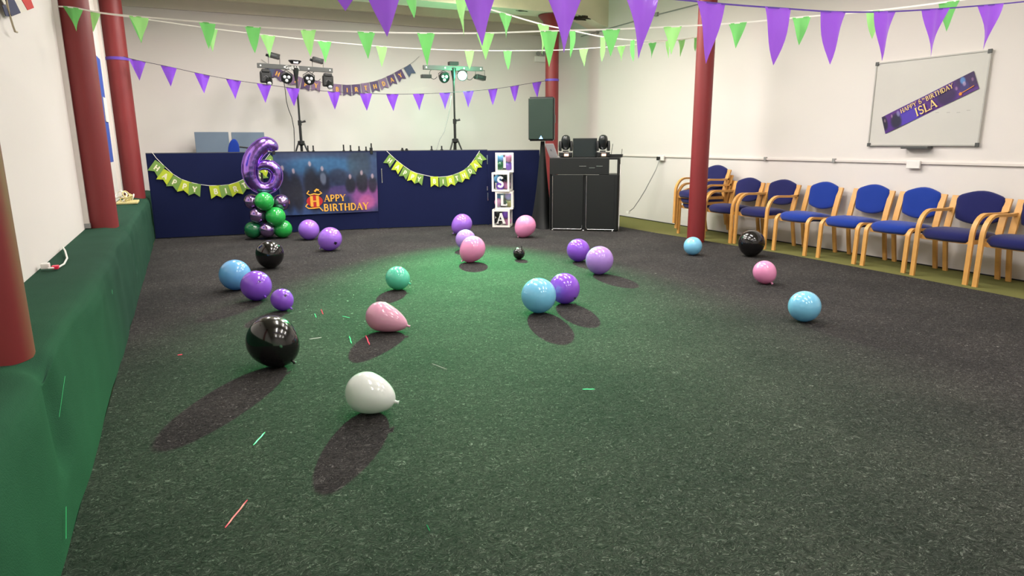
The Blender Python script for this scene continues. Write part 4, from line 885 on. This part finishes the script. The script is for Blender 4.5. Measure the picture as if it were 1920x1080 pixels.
for (i0, i1) in ((0, len(pts) - 12),):           # welded seam around the figure's outline
    prev = None; vs = []
    for i in range(i0, i1):
        tg = (pts[min(i + 1, len(pts) - 1)] - pts[max(i - 1, 0)]).normalized(); sd = tg.cross(Vector((0, 1, 0))).normalized()
        if prev and sd.dot(prev) < 0: sd = -sd
        prev = sd
        vs.append([g.bm.verts.new(pts[i] + sd * rs[i] * .97), g.bm.verts.new(pts[i] + sd * (rs[i] + .012)), g.bm.verts.new(pts[i] - sd * rs[i] * .97), g.bm.verts.new(pts[i] - sd * (rs[i] + .012))])
    for a, b in zip(vs, vs[1:]): g.bm.faces.new((a[0], a[1], b[1], b[0])); g.bm.faces.new((a[2], a[3], b[3], b[2]))
g.build('seam', M['foil'], t, world=True)

# ------------------------------------------------------------------ letter boxes with balloons inside
bs = .285
bxs = [('A', 'bottom', 938.5, 0, -.03), ('L', 'third from top', 943, 1, .03), ('S', 'second from top', 939, 2, -.06), ('I', 'top', 943, 3, .09)]
zb = .012; fills = {'I': [('blue', -.07, .07), ('pink', .07, .08), ('darkgreen', -.07, -.05), ('violet', .07, -.06)], 'S': [('blue', -.08, .04), ('black', .08, .07), ('pink', .06, -.05), ('violet', -.03, -.08)],
      'L': [('blue', -.07, .06), ('violet', .07, .07), ('yellow', .07, -.05), ('black', -.02, -.08), ('pink', -.1, -.04)], 'A': [('black', -.06, -.06), ('violet', .06, .06), ('pink', .08, -.06), ('black', -.07, .06)]}
for (ch, pos, px, i, yaw) in bxs:
    hb = (.285, .285, .30, .305)[i]; g0 = onz(px, 426)
    q = ony(px + 3.5, 400, 9.74)
    cx_, cy_ = q.x, 9.74
    nm = {'A': 'letter A', 'L': 'letter L', 'S': 'letter S', 'I': 'letter I'}[ch]
    t = thing('letter_box', 'white framed clear box with %s, %s of the stack' % (nm, pos), 'box', (cx_, cy_, zb), math.radians(-32) + yaw * 1.6, 'stacked letter boxes')
    s = bs / 2; f = .03
    for sx in (-1, 1):
        for sy in (-1, 1):
            MB().box((sx * s - (f if sx > 0 else 0), sy * s - (f if sy > 0 else 0), 0), (sx * s + (f if sx < 0 else 0), sy * s + (f if sy < 0 else 0), hb - .002)).build('corner_post', M['box_white'], t)
    for z in (0, hb - f - .002):
        g = MB(); g.box((-s + f, -s, z), (s - f, -s + .012, z + f)); g.box((-s + f, s - .012, z), (s - f, s, z + f)); g.box((-s, -s + f, z), (-s + .012, s - f, z + f)); g.box((s - .012, -s + f, z), (s, s - f, z + f)); g.build('edge_frame', M['box_white'], t)
    MB().box((-s + .01, -s + .01, .002), (s - .01, s - .01, .008)).build('base', M['box_white'], t)
    MB().box((-s + f, -s + .004, f), (s - f, -s + .006, hb - f)).build('window_front', M['clear'], t); MB().box((s - .006, -s + f, f), (s - .004, s - f, hb - f)).build('window_side', M['clear'], t)
    MB().box((-s + .01, s - .008, .01), (s - .01, s - .004, hb - .01)).build('rear_panel', M['bar'], t)
    g = MB(); text(g, Matrix.Translation((0, -s - .002, hb / 2 - .082)) @ Matrix.Rotation(PI / 2, 4, 'X'), ch, .165, True, .24, .10, th=.004); g.build('letter', M['whitepl'], t)
    for (c_, ux, uz) in fills[ch]:
        r = .066; cw = Vector((cx_, cy_, zb)) + Matrix.Rotation(math.radians(-32) + yaw * 1.6, 3, 'Z') @ Vector((ux, -.03 if (ux * uz) > 0 else .03, hb / 2 + uz * .95))
        cw.z = max(cw.z, zb + r + .012); cw.z = min(cw.z, zb + hb - r - .012)
        side = ('left' if ux < 0 else 'right') + (' upper' if uz > 0 else ' lower')
        names = {'blue': 'blue', 'pink': 'pink', 'darkgreen': 'dark green', 'violet': 'purple', 'black': 'black', 'yellow': 'pale yellow'}
        t2 = thing('balloon', 'small %s balloon inside the box with %s, %s corner' % (names[c_], nm, side), 'balloon', cw, 0, 'balloons inside the letter boxes')
        mb = MB(); balloon_mesh(mb, Vector((0, 0, 0)), r, 1.08, (0, .3, -1), 20); mb.build('body', BAL[c_], t2, smooth=True)
    zb += hb

# ------------------------------------------------------------------ beech armchairs along the right wall
def chair_outline_back():
    pts = [(-.205, .10), (-.203, .13), (-.192, .155), (-.170, .172)] + [(-.170 + .34 * k / 8, .172 + .045 * math.sin(PI * k / 8)) for k in range(1, 8)] + [(.170, .172), (.192, .155), (.203, .13), (.205, .10), (.197, 0), (.186, -.055), (.178, -.07)]
    pts += [(.178 - .356 * k / 10, -.07 - .045 * math.sin(PI * k / 10) ** .8) for k in range(1, 10)] + [(-.178, -.07), (-.186, -.055), (-.197, 0)]
    return pts[::-1]
def make_chair(label, navy, arms, cx, cy, cz=0.0, rot=PI / 2, W=.47, group='beech framed chairs along the right wall'):
    t = thing('stacking_chair', label, 'chair', (cx, cy, cz), rot, group)
    sm = M['navy_seat'] if navy else M['blue_seat']; hw = W / 2
    so = [(-.21, -.20), (-.16, -.225), (.16, -.225), (.21, -.20), (.22, .0), (.225, .16), (.215, .215), (.17, .235), (.0, .242), (-.17, .235), (-.215, .215), (-.225, .16), (-.22, .0)]
    ks = (hw - .014) / .221
    MB().pad(so, .088, lambda u, v, w_: Vector((u * ks, v, .443 + w_ - .06 * max(0, (v - .12) / .12) ** 2 * .35 - .03 * max(0, -v / .2)))).build('seat', sm, t, smooth=True)
    MB().pad(chair_outline_back(), .05, lambda u, v, w_: Vector((u * (hw - .02) / .215, -.235 - (v + .1) * .16 + w_ - .25 * (0.04 - u * u) * .8, .63 + v))).build('backrest', sm, t, smooth=True)
    for s in (-1, 1):
        x = s * hw
        if arms: path = [(.262, 0), (.258, .25), (.256, .46)] + [(.256 - .17 * (1 - math.cos(a)), .46 + .195 * math.sin(a)) for a in [math.radians(d) for d in (15, 30, 45, 60, 75, 90)]] + [(-.02, .652), (-.15, .648), (-.255, .655)]
        else: path = [(.262, 0), (.256, .2), (.252, .37)] + [(.252 - .075 * (1 - math.cos(a)), .37 + .075 * math.sin(a)) for a in [math.radians(d) for d in (18, 36, 54, 72, 90)]] + [(.05, .435), (-.17, .42)]
        MB().plank(path, x, .042, .026).build('leg', M['wood'], t, smooth='auto')
        MB().plank([(-.275, 0), (-.245, .14), (-.215, .30), (-.20, .42)], x - s * .004, .042, .026).build('leg', M['wood'], t, smooth='auto')
        MB().plank([(-.19, .40), (-.20, .47), (-.222, .57), (-.255, .69), (-.285, .785)], x - s * .010, .062, .024).build('back_upright', M['wood'], t, smooth='auto')
        if arms: MB().plank([(.235, .40), (-.19, .395)], x - s * .012, .03, .04).build('side_rail', M['wood'], t)
    MB().box((-hw + .02, .20, .375), (hw - .02, .222, .418), .003).build('apron', M['wood'], t)
    MB().box((-hw + .02, -.20, .375), (hw - .02, -.18, .41), .003).build('apron', M['wood'], t)
    MB().box((-.17, -.262, .60), (.17, -.255, .72), .003).build('backrest_shell', M['black'], t)
    return t
XC = 6.805
make_chair('blue armless chair with beech frame, left of three armless, next to a navy armchair', False, False, XC, 5.71)
make_chair('blue armless chair, middle of the three armless ones', False, False, XC + .03, 5.075)
make_chair('blue armless chair left of the navy armchair under the whiteboard', False, False, XC + .03, 4.50)
make_chair('navy armchair under the whiteboard, second from right photo edge', True, True, XC - .01, 3.885, W=.515)
make_chair('navy armchair cut off by the right edge of the photo', True, True, XC - .03, 3.27, W=.515)
make_chair('navy armchair behind the black balloon, left of blue armless chairs', True, True, XC - .02, 6.335, W=.515)
make_chair('navy armchair partly behind the maroon column, right of the stack', True, True, XC - .05, 6.90, W=.515)
for i, lab in enumerate(('navy armchair, bottom of the stack behind the maroon column', 'navy armchair, middle of the stack behind the maroon column', 'navy armchair, top of the stack behind the maroon column')):
    make_chair(lab, True, True, XC + .0 - .035 * i, 7.50 + .012 * i, .078 * i, W=.515, group='stacked navy armchairs')

# ------------------------------------------------------------------ bits and laser streaks on the carpet
def tinsel(p0, p1, m_, lab, z=.014, w_=.004):  # thin strips: red and green stand in for laser light, pale are threads
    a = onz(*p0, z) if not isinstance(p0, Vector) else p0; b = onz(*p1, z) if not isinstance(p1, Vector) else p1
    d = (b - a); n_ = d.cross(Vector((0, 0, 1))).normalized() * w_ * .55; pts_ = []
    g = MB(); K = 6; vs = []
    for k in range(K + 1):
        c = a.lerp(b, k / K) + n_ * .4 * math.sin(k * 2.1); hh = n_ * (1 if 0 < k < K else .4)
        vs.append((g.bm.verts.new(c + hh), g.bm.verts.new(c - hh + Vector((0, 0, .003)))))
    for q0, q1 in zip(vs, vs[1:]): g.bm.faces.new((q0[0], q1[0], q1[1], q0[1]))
    o = g.build('laser_or_thread_strip', M[m_], None); tag(o, lab, 'tinsel strip', 'tinsel strips on the floor')
tinsel((422, 990), (464, 938), 'laser_tag_r', 'long red strip for laser light on the near left carpet')
tinsel((475, 835), (497, 811), 'laser_g', 'green strip for laser light left of the white balloon')
tinsel((686, 629), (693, 647), 'laser_tag_r', 'short red strip for laser light below the pale pink balloon', w_=.007)
tinsel((655, 630), (659, 645), 'laser_g', 'short green strip for laser light left of the short red one', w_=.007)
tinsel((333, 666), (342, 665), 'laser_tag_r', 'tiny red strip for laser light left of the large black balloon', w_=.008)
tinsel((800, 984), (806, 996), 'laser_g', 'faint green strip for laser light on the near carpet, bottom centre', w_=.002)
tinsel((1092, 730), (1115, 730), 'laser_g', 'green strip for laser light in the middle foreground', w_=.006)
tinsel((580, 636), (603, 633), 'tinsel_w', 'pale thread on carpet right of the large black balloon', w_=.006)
tinsel((602, 580), (606, 590), 'laser_tag_r', 'tiny pink strip for laser light in the confetti', w_=.006)
tinsel((590, 588), (593, 596), 'laser_g', 'tiny green strip for laser light in the confetti', w_=.006)
tinsel((642, 593), (656, 596), 'laser_g', 'pale green strip for laser light left of the pale pink balloon', w_=.005)
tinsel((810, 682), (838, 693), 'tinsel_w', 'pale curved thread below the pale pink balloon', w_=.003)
g = MB()
for i in range(60):
    px = random.gauss(650, 75); py = 455 + 150 * random.random() ** .8; c = onz(px, py, .013); a_ = random.uniform(0, PI); L_ = random.uniform(.005, .024); w_ = .0022
    u = Vector((math.cos(a_), math.sin(a_), 0)) * L_ / 2; v = Vector((-math.sin(a_), math.cos(a_), 0)) * w_
    g.bm.faces.new([g.bm.verts.new(c + q_) for q_ in (u + v, -u + v, -u - v, u - v)])
o = g.build('confetti', M['tinsel_w']); tag(o, 'scattered pale confetti and thread scraps on the carpet left of centre', 'confetti'); o['kind'] = 'stuff'
# laser light on the ledge cloth, drawn as flat green strips
for p0, p1, lab, X_ in (((122, 705), (111, 782), 'long green strip for laser light on the front of the green ledge', -.472), ((210, 543), (211, 551), 'tiny bright green strip for laser light on the ledge front', -.47), ((124, 950), (124, 1010), 'faint green strip for laser light low on the ledge front near the camera', -.475)):
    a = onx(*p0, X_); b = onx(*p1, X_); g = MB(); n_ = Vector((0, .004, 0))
    g.bm.faces.new([g.bm.verts.new(q_) for q_ in (a + n_, a - n_, b - n_, b + n_)]); o = g.build('laser_or_thread_strip', M['laser_g']); tag(o, lab, 'tinsel strip', 'laser streaks on the ledge')
